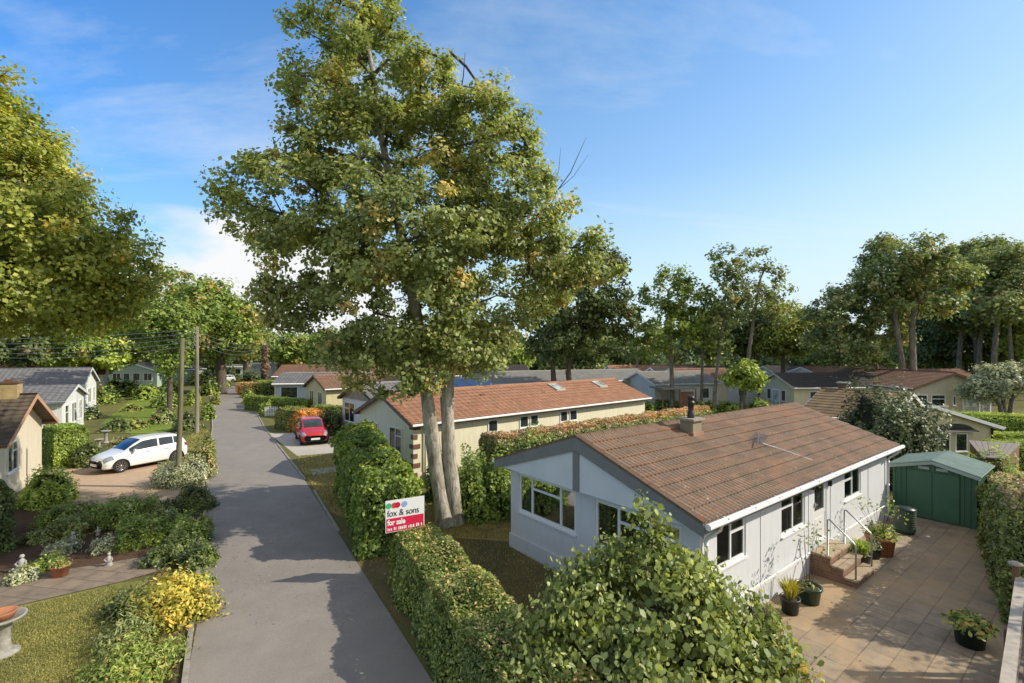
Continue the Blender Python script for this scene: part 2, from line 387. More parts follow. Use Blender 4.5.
# ---------------------------------------------------------------- surface materials
def uvc(nt): return nd(nt, 'ShaderNodeUVMap', uv_map='uv').outputs[0]
def tilemat(name, c1, c2, dirt, tw=.3, th=.34, moss=None, speck=0.0, bstr=.6, seam=None, patch=None, ribs=0):
    m, nt, b, o = mat(name); uv = uvc(nt)
    sx = nd(nt, 'ShaderNodeSeparateXYZ'); nt.links.new(uv, sx.inputs[0])
    br = nd(nt, 'ShaderNodeTexBrick'); nt.links.new(uv, br.inputs['Vector'])
    br.inputs['Color1'].default_value = (*c1, 1); br.inputs['Color2'].default_value = (*c2, 1); br.inputs['Mortar'].default_value = (*dirt, 1)
    br.inputs['Scale'].default_value = 1; br.inputs['Brick Width'].default_value = tw; br.inputs['Row Height'].default_value = th
    br.inputs['Mortar Size'].default_value = .012; br.inputs['Mortar Smooth'].default_value = .4; br.inputs['Bias'].default_value = 0
    br.offset = .5 if not ribs else 0
    n = noise(nt, uv, 1.3, 6, .7); c = mixc(nt, br.outputs[0], dirt, ramp(nt, [(.45, (0,0,0)), (.75, (.75,.75,.75))], n.outputs[0]).outputs[0])
    nf = noise(nt, uv, 22, 5, .7); c = mixc(nt, c, ramp(nt, [(.3, (.55,.55,.55)), (.7, (1.35,1.3,1.25))], nf.outputs[0]).outputs[0], 1., 'MULTIPLY')
    if patch:
        n3 = noise(nt, uv, .55, 3, .5); n3.inputs['Distortion'].default_value = 1
        c = mixc(nt, c, patch, ramp(nt, [(.52, (0,0,0)), (.68, (.6,.6,.6))], n3.outputs[0]).outputs[0])
    if moss:
        n4 = noise(nt, uv, 3.1, 9, .8); c = mixc(nt, c, moss, ramp(nt, [(.52, (0,0,0)), (.66, (.8,.8,.8))], n4.outputs[0]).outputs[0])
    if speck:
        vo = nd(nt, 'ShaderNodeTexVoronoi'); nt.links.new(uv, vo.inputs['Vector']); vo.inputs['Scale'].default_value = 9
        n5 = noise(nt, uv, 2.5, 3); mm = nd(nt, 'ShaderNodeMath', operation='ADD'); nt.links.new(vo.outputs['Distance'], mm.inputs[0]); nt.links.new(n5.outputs[0], mm.inputs[1])
        f = ramp(nt, [(.46, (speck,)*3), (.56, (0,0,0))], mm.outputs[0]); c = mixc(nt, c, (.55,.53,.47), f.outputs[0])
    if seam:   # dirty line along each course overlap
        md = nd(nt, 'ShaderNodeMath', operation='MODULO'); nt.links.new(sx.outputs[1], md.inputs[0]); md.inputs[1].default_value = th
        nn = noise(nt, uv, 7, 3); 
        f = ramp(nt, [(.0, (.85,.85,.85)), (th*.22, (0,0,0))], md.outputs[0]); f2 = mixc(nt, f.outputs[0], nn.outputs[0], .4, 'MULTIPLY'); c = mixc(nt, c, seam, f2)
    nt.links.new(c, b.inputs['Base Color']); b.inputs['Roughness'].default_value = .88; b.inputs['Specular IOR Level'].default_value = .25
    wv = nd(nt, 'ShaderNodeMath', operation='SINE'); ml = nd(nt, 'ShaderNodeMath', operation='MULTIPLY'); nt.links.new(sx.outputs[0], ml.inputs[0]); ml.inputs[1].default_value = 2*math.pi/(tw if not ribs else ribs)
    nt.links.new(ml.outputs[0], wv.inputs[0]); ad = nd(nt, 'ShaderNodeMath', operation='MULTIPLY_ADD'); nt.links.new(wv.outputs[0], ad.inputs[0]); ad.inputs[1].default_value = .5; nt.links.new(nf.outputs[0], ad.inputs[2])
    bump(nt, ad.outputs[0], b, bstr, .03); return m
ROOF_MAIN = tilemat('weathered_brown_tiles', (.255,.17,.12), (.18,.125,.09), (.125,.105,.08), .42, .37, (.11,.09,.06), .8, .8, (.32,.14,.07), (.30,.155,.09), .14)
ROOF_ORANGE = tilemat('terracotta_tiles', (.40,.205,.125), (.30,.15,.09), (.24,.15,.10), .33, .34, None, 0, .7, (.17,.07,.04))
ROOF_SLATE = tilemat('grey_tiles', (.24,.235,.24), (.18,.18,.19), (.13,.125,.12), .33, .36, None, .3, .8, (.06,.06,.06))
ROOF_DARK = tilemat('dark_tiles', (.07,.062,.06), (.05,.048,.05), (.04,.036,.03), .33, .34, None, .2, .5)
ROOF_BROWN = tilemat('brown_tiles', (.27,.15,.10), (.2,.115,.08), (.13,.09,.06), .33, .34, None, .2, .6, (.1,.05,.03))
ROOF_MOSS = tilemat('mossy_tiles', (.16,.12,.09), (.12,.09,.07), (.09,.08,.06), .33, .34, (.13,.12,.06), .6, .9, (.05,.04,.03))
ROOF_MOSSY2 = tilemat('lichened_tiles', (.25,.17,.09), (.2,.13,.08), (.15,.12,.06), .6, .5, (.22,.17,.08), .3, .6, (.12,.07,.04))
ROOF_FELT = tilemat('pale_felt_roof', (.26,.255,.235), (.22,.215,.2), (.17,.165,.15), 1.0, .5, None, .2, .3)
def wallmat(name, c, stain=(.75,.72,.66), rough=.85):
    m, nt, b, o = mat(name); co = coord(nt); n = noise(nt, co, 2.2, 5, .6); n2 = noise(nt, coord(nt, 'Object', (4, 4, .6)), 1.5, 5, .65)
    a = mixc(nt, c, tuple(x*.9 for x in c), n.outputs[0]); r = ramp(nt, [(.42, (1,1,1)), (.72, stain)], n2.outputs[0])
    nt.links.new(mixc(nt, a, r.outputs[0], .55, 'MULTIPLY'), b.inputs['Base Color']); b.inputs['Roughness'].default_value = rough
    n3 = noise(nt, co, 70, 4, .7); bump(nt, n3.outputs[0], b, .5, .006); return m
WALL = wallmat('pale_grey_render', (.69,.705,.735), (.86,.85,.82))
CREAM = wallmat('cream_render', (.66,.60,.42)); CREAM2 = wallmat('warm_cream_render', (.70,.62,.47)); YEL = wallmat('yellow_render', (.62,.55,.33))
WHITE_W = wallmat('white_render', (.74,.74,.72)); BLUEW = wallmat('pale_blue_render', (.52,.58,.68)); SAGE = wallmat('sage_boarding', (.38,.46,.38))
UPVC = plain('white_plastic', (.78,.78,.77), .35, var=.04); FASCIA = plain('grey_fascia', (.20,.195,.195), .6, var=.1, vscale=2)
BROWNT = plain('brown_trim', (.16,.08,.05), .6); BLACK = plain('black_plastic', (.02,.02,.02), .4); STEEL = plain('galvanised_steel', (.42,.42,.41), .35, .7)
def glassmat(name, c=(.012,.016,.018), r=.04):
    m, nt, b, o = mat(name); co = coord(nt); n = noise(nt, co, 1.4, 3)
    rr = ramp(nt, [(.35, c), (.7, tuple(x*3.2+.01 for x in c))], n.outputs[0]); nt.links.new(rr.outputs[0], b.inputs['Base Color'])
    b.inputs['Roughness'].default_value = r; b.inputs['Specular IOR Level'].default_value = .8; b.inputs['Coat Weight'].default_value = .3; return m
GLASS = glassmat('window_glass')
def clearglass():
    m, nt, b, o = mat('clear_glass'); fr = nd(nt, 'ShaderNodeFresnel'); fr.inputs[0].default_value = 1.6; g = nd(nt, 'ShaderNodeBsdfGlossy'); g.inputs['Roughness'].default_value = .02
    tr = nd(nt, 'ShaderNodeBsdfTransparent'); tr.inputs[0].default_value = (.62,.66,.64,1); mx = nd(nt, 'ShaderNodeMixShader'); n = noise(nt, coord(nt), .8, 2); bump(nt, n.outputs[0], g, .06, .05)
    a = nd(nt, 'ShaderNodeMath', operation='MULTIPLY_ADD'); nt.links.new(fr.outputs[0], a.inputs[0]); a.inputs[1].default_value = .8; a.inputs[2].default_value = .02
    nt.links.new(a.outputs[0], mx.inputs[0]); nt.links.new(tr.outputs[0], mx.inputs[1]); nt.links.new(g.outputs[0], mx.inputs[2]); nt.links.new(mx.outputs[0], o.inputs[0]); return m
CLEAR = clearglass(); NET = plain('curtain_fabric', (.45,.42,.36), .9, var=.15, vscale=4); CARGLASS = glassmat('car_glass', (.01,.014,.018), .03); BLIND = glassmat('glass_over_net_curtain', (.22,.23,.22), .1)
def brickm(name, c1, c2, mo, w=.215, h=.075, ms=.01, kind='uv', rot=0, scale=1, bs=.5, rough=.9, stain=None, off=.5):
    m, nt, b, o = mat(name); vec = uvc(nt) if kind == 'uv' else coord(nt, 'Object', (1,1,1), rot)
    br = nd(nt, 'ShaderNodeTexBrick'); nt.links.new(vec, br.inputs['Vector']); br.inputs['Scale'].default_value = scale
    br.inputs['Color1'].default_value = (*c1, 1); br.inputs['Color2'].default_value = (*c2, 1); br.inputs['Mortar'].default_value = (*mo, 1)
    br.inputs['Brick Width'].default_value = w; br.inputs['Row Height'].default_value = h; br.inputs['Mortar Size'].default_value = ms; br.offset = off
    n = noise(nt, vec, 3, 6, .7); c = mixc(nt, br.outputs[0], ramp(nt, [(.3, (.7,.66,.6)), (.7, (1.2,1.15,1.1))], n.outputs[0]).outputs[0], 1., 'MULTIPLY')
    if stain:
        n2 = noise(nt, vec, .55, 5, .6, .8); c = mixc(nt, c, stain, ramp(nt, [(.45, (0,0,0)), (.66, (.8,.8,.8))], n2.outputs[0]).outputs[0])
    nt.links.new(c, b.inputs['Base Color']); b.inputs['Roughness'].default_value = rough
    nn = noise(nt, vec, 30, 5, .7); iv = nd(nt, 'ShaderNodeMath', operation='MULTIPLY_ADD'); nt.links.new(br.outputs['Fac'], iv.inputs[0]); iv.inputs[1].default_value = -1.5; nt.links.new(nn.outputs[0], iv.inputs[2])
    bump(nt, iv.outputs[0], b, bs, .01); return m
BUFF = brickm('buff_brick', (.50,.38,.17), (.42,.31,.13), (.40,.36,.28)); REDB = brickm('red_brick', (.27,.15,.09), (.20,.11,.07), (.26,.21,.16))
ANG = R(37.6)
PAVE = brickm('patio_slabs', (.37,.295,.21), (.27,.225,.17), (.19,.155,.115), .6, .45, .012, 'obj', -ANG, 1, .5, .85, (.42,.28,.15), .37)
PATHS = brickm('garden_path_slabs', (.27,.21,.16), (.21,.17,.13), (.14,.11,.085), .6, .5, .015, 'obj', R(10), 1, .5, .9)
def groundmat(name, cols, s1=.15, s2=2.5, s3=40, bs=.6, rough=.95):
    m, nt, b, o = mat(name); co = coord(nt); n1 = noise(nt, co, s1, 5, .6, .5); n2 = noise(nt, co, s2, 6, .7); n3 = noise(nt, co, s3, 4, .8)
    a = ramp(nt, [(.32, cols[0]), (.5, cols[1]), (.66, cols[2])], n1.outputs[0]); c = mixc(nt, a.outputs[0], ramp(nt, [(.3, cols[0]), (.7, cols[2])], n2.outputs[0]).outputs[0], .45)
    c = mixc(nt, c, ramp(nt, [(.25, (.5,.5,.5)), (.75, (1.5,1.45,1.35))], n3.outputs[0]).outputs[0], 1., 'MULTIPLY')
    nt.links.new(c, b.inputs['Base Color']); b.inputs['Roughness'].default_value = rough; b.inputs['Specular IOR Level'].default_value = .2
    bump(nt, n3.outputs[0], b, bs, .03); return m
GROUND = groundmat('park_grass', [(.07,.085,.025), (.12,.13,.04), (.2,.17,.065)])
LAWN = groundmat('dry_lawn', [(.13,.14,.035), (.23,.215,.06), (.36,.29,.10)], .35, 3, 60)
GREENL = groundmat('green_lawn', [(.09,.14,.02), (.15,.21,.03), (.22,.28,.05)], .3, 3, 50)
STRAW = groundmat('straw_grass', [(.22,.17,.06), (.36,.26,.10), (.46,.34,.15)], .5, 3, 50)
FIELD = groundmat('pasture', [(.30,.30,.08), (.36,.34,.10), (.42,.38,.13)], .02, .3, 5)
SOIL = groundmat('garden_soil', [(.05,.032,.02), (.09,.055,.035), (.15,.09,.06)], .6, 5, 30, 1.)
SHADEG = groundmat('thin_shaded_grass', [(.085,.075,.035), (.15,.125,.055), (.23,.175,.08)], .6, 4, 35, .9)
LITTER = groundmat('leaf_littered_soil', [(.06,.045,.03), (.10,.075,.045), (.16,.115,.065)], .7, 6, 35, 1.)
DRIVE = groundmat('resin_gravel', [(.40,.28,.19), (.47,.34,.24), (.52,.39,.29)], .3, 2, 90, .25)
CONC = groundmat('pale_concrete', [(.40,.37,.33), (.46,.43,.39), (.52,.49,.44)], .4, 3, 50, .25)
def asphalt():
    m, nt, b, o = mat('asphalt'); co = coord(nt); n1 = noise(nt, co, .12, 4, .6); n2 = noise(nt, co, 1.1, 6, .7, .4); n3 = noise(nt, co, 130, 3, .8)
    c = ramp(nt, [(.3, (.235,.208,.184)), (.7, (.285,.254,.225))], n1.outputs[0]).outputs[0]
    c = mixc(nt, c, ramp(nt, [(.3, (.86,.86,.86)), (.7, (1.07,1.06,1.05))], n2.outputs[0]).outputs[0], 1., 'MULTIPLY')
    c = mixc(nt, c, ramp(nt, [(.3, (.6,.6,.6)), (.75, (1.5,1.5,1.5))], n3.outputs[0]).outputs[0], 1., 'MULTIPLY')
    vo = nd(nt, 'ShaderNodeTexVoronoi', feature='DISTANCE_TO_EDGE'); nw = noise(nt, co, .8, 4); 
    mxv = mixc(nt, co, nw.outputs[1], .35); nt.links.new(mxv, vo.inputs['Vector']); vo.inputs['Scale'].default_value = .33
    f = ramp(nt, [(.0, (.12,.12,.12)), (.002, (0,0,0))], vo.outputs['Distance']); c = mixc(nt, c, (.04,.038,.035), f.outputs[0])
    nt.links.new(c, b.inputs['Base Color']); b.inputs['Roughness'].default_value = .82; b.inputs['Specular IOR Level'].default_value = .35
    bump(nt, n3.outputs[0], b, .5, .008); return m
ROAD = asphalt()
KERB = plain('kerb_concrete', (.30,.27,.23), .9, var=.25, vscale=6); STONE = plain('weathered_stone', (.30,.285,.25), .95, var=.35, vscale=9, bmp=.5)
WSTONE = plain('painted_stone', (.40,.385,.35), .8, var=.25, vscale=14, bmp=.3); TERRA = plain('terracotta', (.42,.17,.08), .85, var=.2, vscale=8)
DKPOT = plain('dark_green_plastic', (.02,.035,.03), .4, var=.2); GPOT = plain('green_glazed_pot', (.02,.06,.045), .25)
def woodmat(name, a, b_, sc=(1,1,8), rough=.85):
    m, nt, b, o = mat(name); n = noise(nt, coord(nt, 'Object', sc), 3, 7, .7, .4); r = ramp(nt, [(.3, a), (.7, b_)], n.outputs[0])
    nt.links.new(r.outputs[0], b.inputs['Base Color']); b.inputs['Roughness'].default_value = rough; bump(nt, n.outputs[0], b, .5, .01); return m
OLDWOOD = woodmat('silvered_wood', (.16,.13,.11), (.30,.26,.22), (12,1,1)); POLEW = woodmat('pole_wood', (.14,.115,.085), (.30,.25,.19), (8,8,.5)); MOSSW = woodmat('mossy_pole_wood', (.09,.09,.04), (.22,.19,.11), (6,6,.7))
TIMBER = woodmat('brown_timber', (.14,.07,.035), (.26,.14,.08), (6,6,.6)); CAPT = plain('pale_rail', (.38,.33,.27), .8, var=.25, vscale=8)

# ---------------------------------------------------------------- the setting: ground, road, patches
def sheet(name, pts, m, z=0.0, kind='structure', label=None):
    mb = MB(); mb.quad([(x, y, z) for x, y in pts], 0); o = mb.build(name, m); o['kind'] = kind
    return o
mb = MB(); mb.quad([(-1500,-300,0),(1500,-300,0),(1500,2200,0),(-1500,2200,0)]); o = mb.build('ground', GROUND); o['kind'] = 'structure'
# road centre line
rl = [(-1.6,1.4),(-5.68,8.32),(-9.9,15.3),(-13.7,21.5),(-22.9,36.4),(-34.2,54.2),(-46.7,73),(-54,86),(-60,93),(-72,97)]
rr = [(2.7,1.4),(-1.38,8.32),(-5.62,15.3),(-9.4,21.5),(-19.0,36.4),(-29.8,54.2),(-42,73),(-49.5,85),(-57,89),(-72,91.5)]
def ribbon(name, A, B, m, z=.008, z2=None):
    mb = MB()
    for i in range(len(A)-1): mb.quad([(*A[i], z), (*B[i], z), (*B[i+1], z), (*A[i+1], z)])
    o = mb.build(name, m); o['kind'] = 'structure'; return o
ribbon('road', rl, rr, ROAD, .012)
def kerb(line, wd, h, name='kerb', t0=0, m=KERB, gap=.006):
    mb = MB(); pts = [Vector((x, y, 0)) for x, y in line]
    for a, b in zip(pts[:-1], pts[1:]):
        d = (b-a); L = d.length; d.normalize(); nn = Vector((-d.y, d.x, 0))*wd; k = max(1, int(L/.9))
        for i in range(k):
            p = a + d*(L*i/k + gap); q = a + d*(L*(i+1)/k - gap); hh = h + random.uniform(-.008, .008)
            mb.hexa([p, q, q+nn, p+nn, p+Vector((0,0,hh)), q+Vector((0,0,hh)), q+nn+Vector((0,0,hh)), p+nn+Vector((0,0,hh))])
    o = mb.build(name, m); o['kind'] = 'structure'; return o
kerb([(-1.55,1.2)] + rl[1:8], .09, .07); kerb([(-5.62,15.3),(-8.3,19.8)], -.08, .05); kerb(rr[3:7], -.08, .05)
gp = lambda L_: [G(*p) for p in L_]
sheet('driveway', gp([(52,464),(92,464),(130,458),(186,458),(212,482),(210,512),(120,517),(60,508),(36,492)]), DRIVE, .006)
sheet('garden_bed', gp([(-40,508),(60,508),(120,517),(210,512),(204,590),(150,575),(0,608),(-60,600)]), SOIL, .004)
sheet('garden_path', gp([(-60,598),(0,580),(90,566),(150,556),(170,568),(120,582),(20,605),(-60,625)]), PATHS, .010)
sheet('lawn', gp([(-120,620),(-60,622),(20,606),(120,583),(150,580),(145,600),(120,683),(118,760),(-160,760)]), LAWN, .008)
sheet('roadside_bed', gp([(150,578),(206,590),(202,600),(186,683),(180,800),(110,800),(118,690),(140,600)]), LITTER, .014)
sheet('verge', gp([(197,430),(208,430),(211,481),(205,482),(190,481),(150,480),(170,452)]), STRAW, .004)
sheet('parking_pad', gp([(268,433),(336,433),(334,453),(297,456),(292,452)]), CONC, .010)
sheet('side_verge', gp([(297,457),(334,454),(350,520),(330,512),(318,494),(300,468)]), STRAW, .004)
sheet('side_path', gp([(310,470),(345,466),(345,471),(313,476)]), CONC, .03)
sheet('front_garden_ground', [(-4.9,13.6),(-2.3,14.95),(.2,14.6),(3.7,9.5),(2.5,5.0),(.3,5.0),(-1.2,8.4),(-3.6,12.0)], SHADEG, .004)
sheet('front_garden_grass', [(-2.2,14.9),(.0,14.5),(.8,17.5),(-1.2,19.5),(-4,18),(-4.2,14.8)], STRAW, .006)
c, s = math.cos(ANG), math.sin(ANG)
BX, BY = 3.69, 9.34
def HL(x, y): return (BX + x*c - y*s, BY + x*s + y*c)       # bungalow local -> world
sheet('patio', [HL(-3.5,0.02), HL(12.6,0.02), HL(15,-.4), HL(14,-3.6), HL(6,-4.6), HL(-2,-6.2), HL(-4.5,-4)], PAVE, .010)
sheet('green_lawn', gp([(100,425),(130,400),(170,398),(178,430),(140,437)]), GREENL, .006)
sheet('far_lawn', gp([(238,372),(262,371),(264,384),(240,387)]), GREENL, .006)
sheet('meadow', [(60,260),(250,260),(400,900),(60,900)], FIELD, .02)
sheet('meadow_strip', [(70,150),(150,150),(190,259),(70,259)], FIELD, .02)

# ---------------------------------------------------------------- park homes
def smap(L, W):
    return {'S': lambda a, o, z: (a, -o, z), 'N': lambda a, o, z: (a, W+o, z), 'G': lambda a, o, z: (-o, a, z), 'E': lambda a, o, z: (L+o, a, z)}
def window(par, fn, a0, a1, z0, z1, cols, deep=0., glass=None, frame=None, fw=.05, name='window', bars=0, proud=.035, sill=True):
    """cols: list of (width fraction, transom fraction from top or None)"""
    mb = MB(); gl = MB(); o0, o1 = -deep, -deep+proud
    B = lambda A0, A1, Z0, Z1, P0=o0, P1=o1: mb.box(A0, A1, P0, P1, Z0, Z1, 0, fn)
    B(a0, a1, z1-fw, z1); B(a0, a1, z0, z0+fw); B(a0, a0+fw, z0+fw, z1-fw); B(a1-fw, a1, z0+fw, z1-fw)
    if sill: mb.box(a0-.03, a1+.03, o0, max(o1, .0)+.05, z0-.035, z0-.001, 0, fn)
    W_ = a1-a0-2*fw; x = a0+fw; tot = sum(k[0] for k in cols)
    for i, (f, tr) in enumerate(cols):
        w = W_*f/tot
        if i: B(x-fw*.45, x+fw*.45, z0+fw, z1-fw)
        xa, xb = x + (fw*.45 if i else 0), x+w-(fw*.45 if i < len(cols)-1 else 0)
        if tr: zt = z1-fw-(z1-z0-2*fw)*tr; B(xa, xb, zt-fw*.4, zt+fw*.4)
        for j in range(bars):
            xx = xa+(xb-xa)*(j+1)/(bars+1); B(xx-.012, xx+.012, z0+fw, z1-fw, o0, o1-.006)
        if bars: zz = (z0+z1)/2; B(xa, xb, zz-.012, zz+.012, o0, o1-.008)
        x += w
    o = mb.build(name, frame or UPVC, par)
    gl.quad([fn(a0+fw*.8, o0+.012, z0+fw*.8), fn(a1-fw*.8, o0+.012, z0+fw*.8), fn(a1-fw*.8, o0+.012, z1-fw*.8), fn(a0+fw*.8, o0+.012, z1-fw*.8)])
    gl.build('pane', glass or GLASS, o); return o
def wall_holes(mb, fn, a0, a1, z0, z1, holes, deep):
    xs = sorted({a0, a1, *[h[0] for h in holes], *[h[1] for h in holes]}); zs = sorted({z0, z1, *[h[2] for h in holes], *[h[3] for h in holes]})
    for i in range(len(xs)-1):
        for j in range(len(zs)-1):
            x, z = (xs[i]+xs[i+1])/2, (zs[j]+zs[j+1])/2
            if any(h[0] < x < h[1] and h[2] < z < h[3] for h in holes): continue
            mb.quad([fn(xs[i],0,zs[j]), fn(xs[i+1],0,zs[j]), fn(xs[i+1],0,zs[j+1]), fn(xs[i],0,zs[j+1])])
    for h in holes:
        A, B_, C_, D_ = h
        for p, q in (((A,C_),(B_,C_)),((B_,C_),(B_,D_)),((B_,D_),(A,D_)),((A,D_),(A,C_))):
            mb.quad([fn(p[0],0,p[1]), fn(q[0],0,q[1]), fn(q[0],-deep-.03,q[1]), fn(p[0],-deep-.03,p[1])])
def slope(mb, x0, x1, ye, ze, yr, zr, rows, step=.02, th=.07):
    """tiled slope from eave (ye,ze) to ridge (yr,zr)"""
    sl = math.hypot(yr-ye, zr-ze); ny, nz = -(zr-ze)/sl, (yr-ye)/sl
    if nz < 0: ny, nz = -ny, -nz
    P = lambda x, t, h: (x, yr+(ye-yr)*t + ny*h, zr+(ze-zr)*t + nz*h)
    for i in range(rows):
        a, b = i/rows, (i+1)/rows
        mb.quad([P(x0,a,0), P(x1,a,0), P(x1,b,step), P(x0,b,step)], 0, [(x0,a*sl),(x1,a*sl),(x1,b*sl),(x0,b*sl)])
        mb.quad([P(x0,b,step), P(x1,b,step), P(x1,b,0), P(x0,b,0)], 0, [(x0,b*sl+.01),(x1,b*sl+.01),(x1,b*sl+.02),(x0,b*sl+.02)])
    mb.quad([P(x0,0,-th), P(x1,0,-th), P(x1,1,-th), P(x0,1,-th)], 0)
    mb.quad([P(x0,1,0), P(x1,1,0), P(x1,1,-th), P(x0,1,-th)], 0)
    for x in (x0, x1): mb.quad([P(x,0,step*.0), P(x,1,0), P(x,1,-th), P(x,0,-th)], 0)
def park_home(label, ox, oy, ang, L, W, eave, rise, wallm, roofm, wins, trim=None, group=None, og=.25, oe=.3, cat='bungalow', name='bungalow', gut=UPVC, base=0., skirt=None, rows=None, extra=None, glass=None):
    t = empty(name, (ox, oy, base), ang, label, cat, group); S = smap(L, W); trim = trim or UPVC
    mb = MB(); hw = W/2
    mb.quad([(0,0,0),(L,0,0),(L,0,eave),(0,0,eave)]); mb.quad([(0,W,0),(L,W,0),(L,W,eave),(0,W,eave)])
    for x in (0, L): mb.quad([(x,0,0),(x,W,0),(x,W,eave),(x,hw,eave+rise),(x,0,eave)], 0, [(0,0)]*5)
    mb.box(-.02, L+.02, -.02, W+.02, 0, .42)
    mb.build('wall', wallm, t)
    k = rise/hw; ze = eave - k*oe + .06; zr = eave + rise + .06; rows = rows or max(6, int(math.hypot(hw+oe, rise)/.34))
    mb = MB(); slope(mb, -og, L+og, -oe, ze, hw, zr, rows); slope(mb, -og, L+og, W+oe, ze, hw, zr, rows)
    mb.build('roof', roofm, t)
    mb = MB(); mb.tube([(-og-.01, hw, zr-.01), (L+og+.01, hw, zr-.01)], .07, 8); mb.build('ridge', roofm, t)
    mb = MB()
    for x in (-og, L+og):
        for ya, yb in ((-oe, hw), (W+oe, hw)):
            d = .022 if x < 0 else -.022
            mb.hexa([(x,ya,ze-.18),(x-d,ya,ze-.18),(x-d,yb,zr-.18),(x,yb,zr-.18),(x,ya,ze+.0),(x-d,ya,ze+.0),(x-d,yb,zr+.0),(x,yb,zr+.0)])
    for y, sgn in ((-oe, -1), (W+oe, 1)): mb.box(-og+.03, L+og-.03, min(y+sgn*.003, y+sgn*.02), max(y+sgn*.003, y+sgn*.02), ze-.17, ze-.02)
    mb.build('fascia', trim, t)
    for y, sgn in ((-oe, -1), (W+oe, 1)):
        mb = MB(); mb.tube([(-og, y+sgn*.08, ze-.06), (L+og, y+sgn*.08, ze-.06)], .055, 8); mb.build('gutter', gut, t)
    for sd, a0, a1, z0, z1, cols in wins:
        window(t, S[sd], a0, a1, z0, z1, cols, 0, glass=glass, fw=.06, proud=.04)
    return t, S
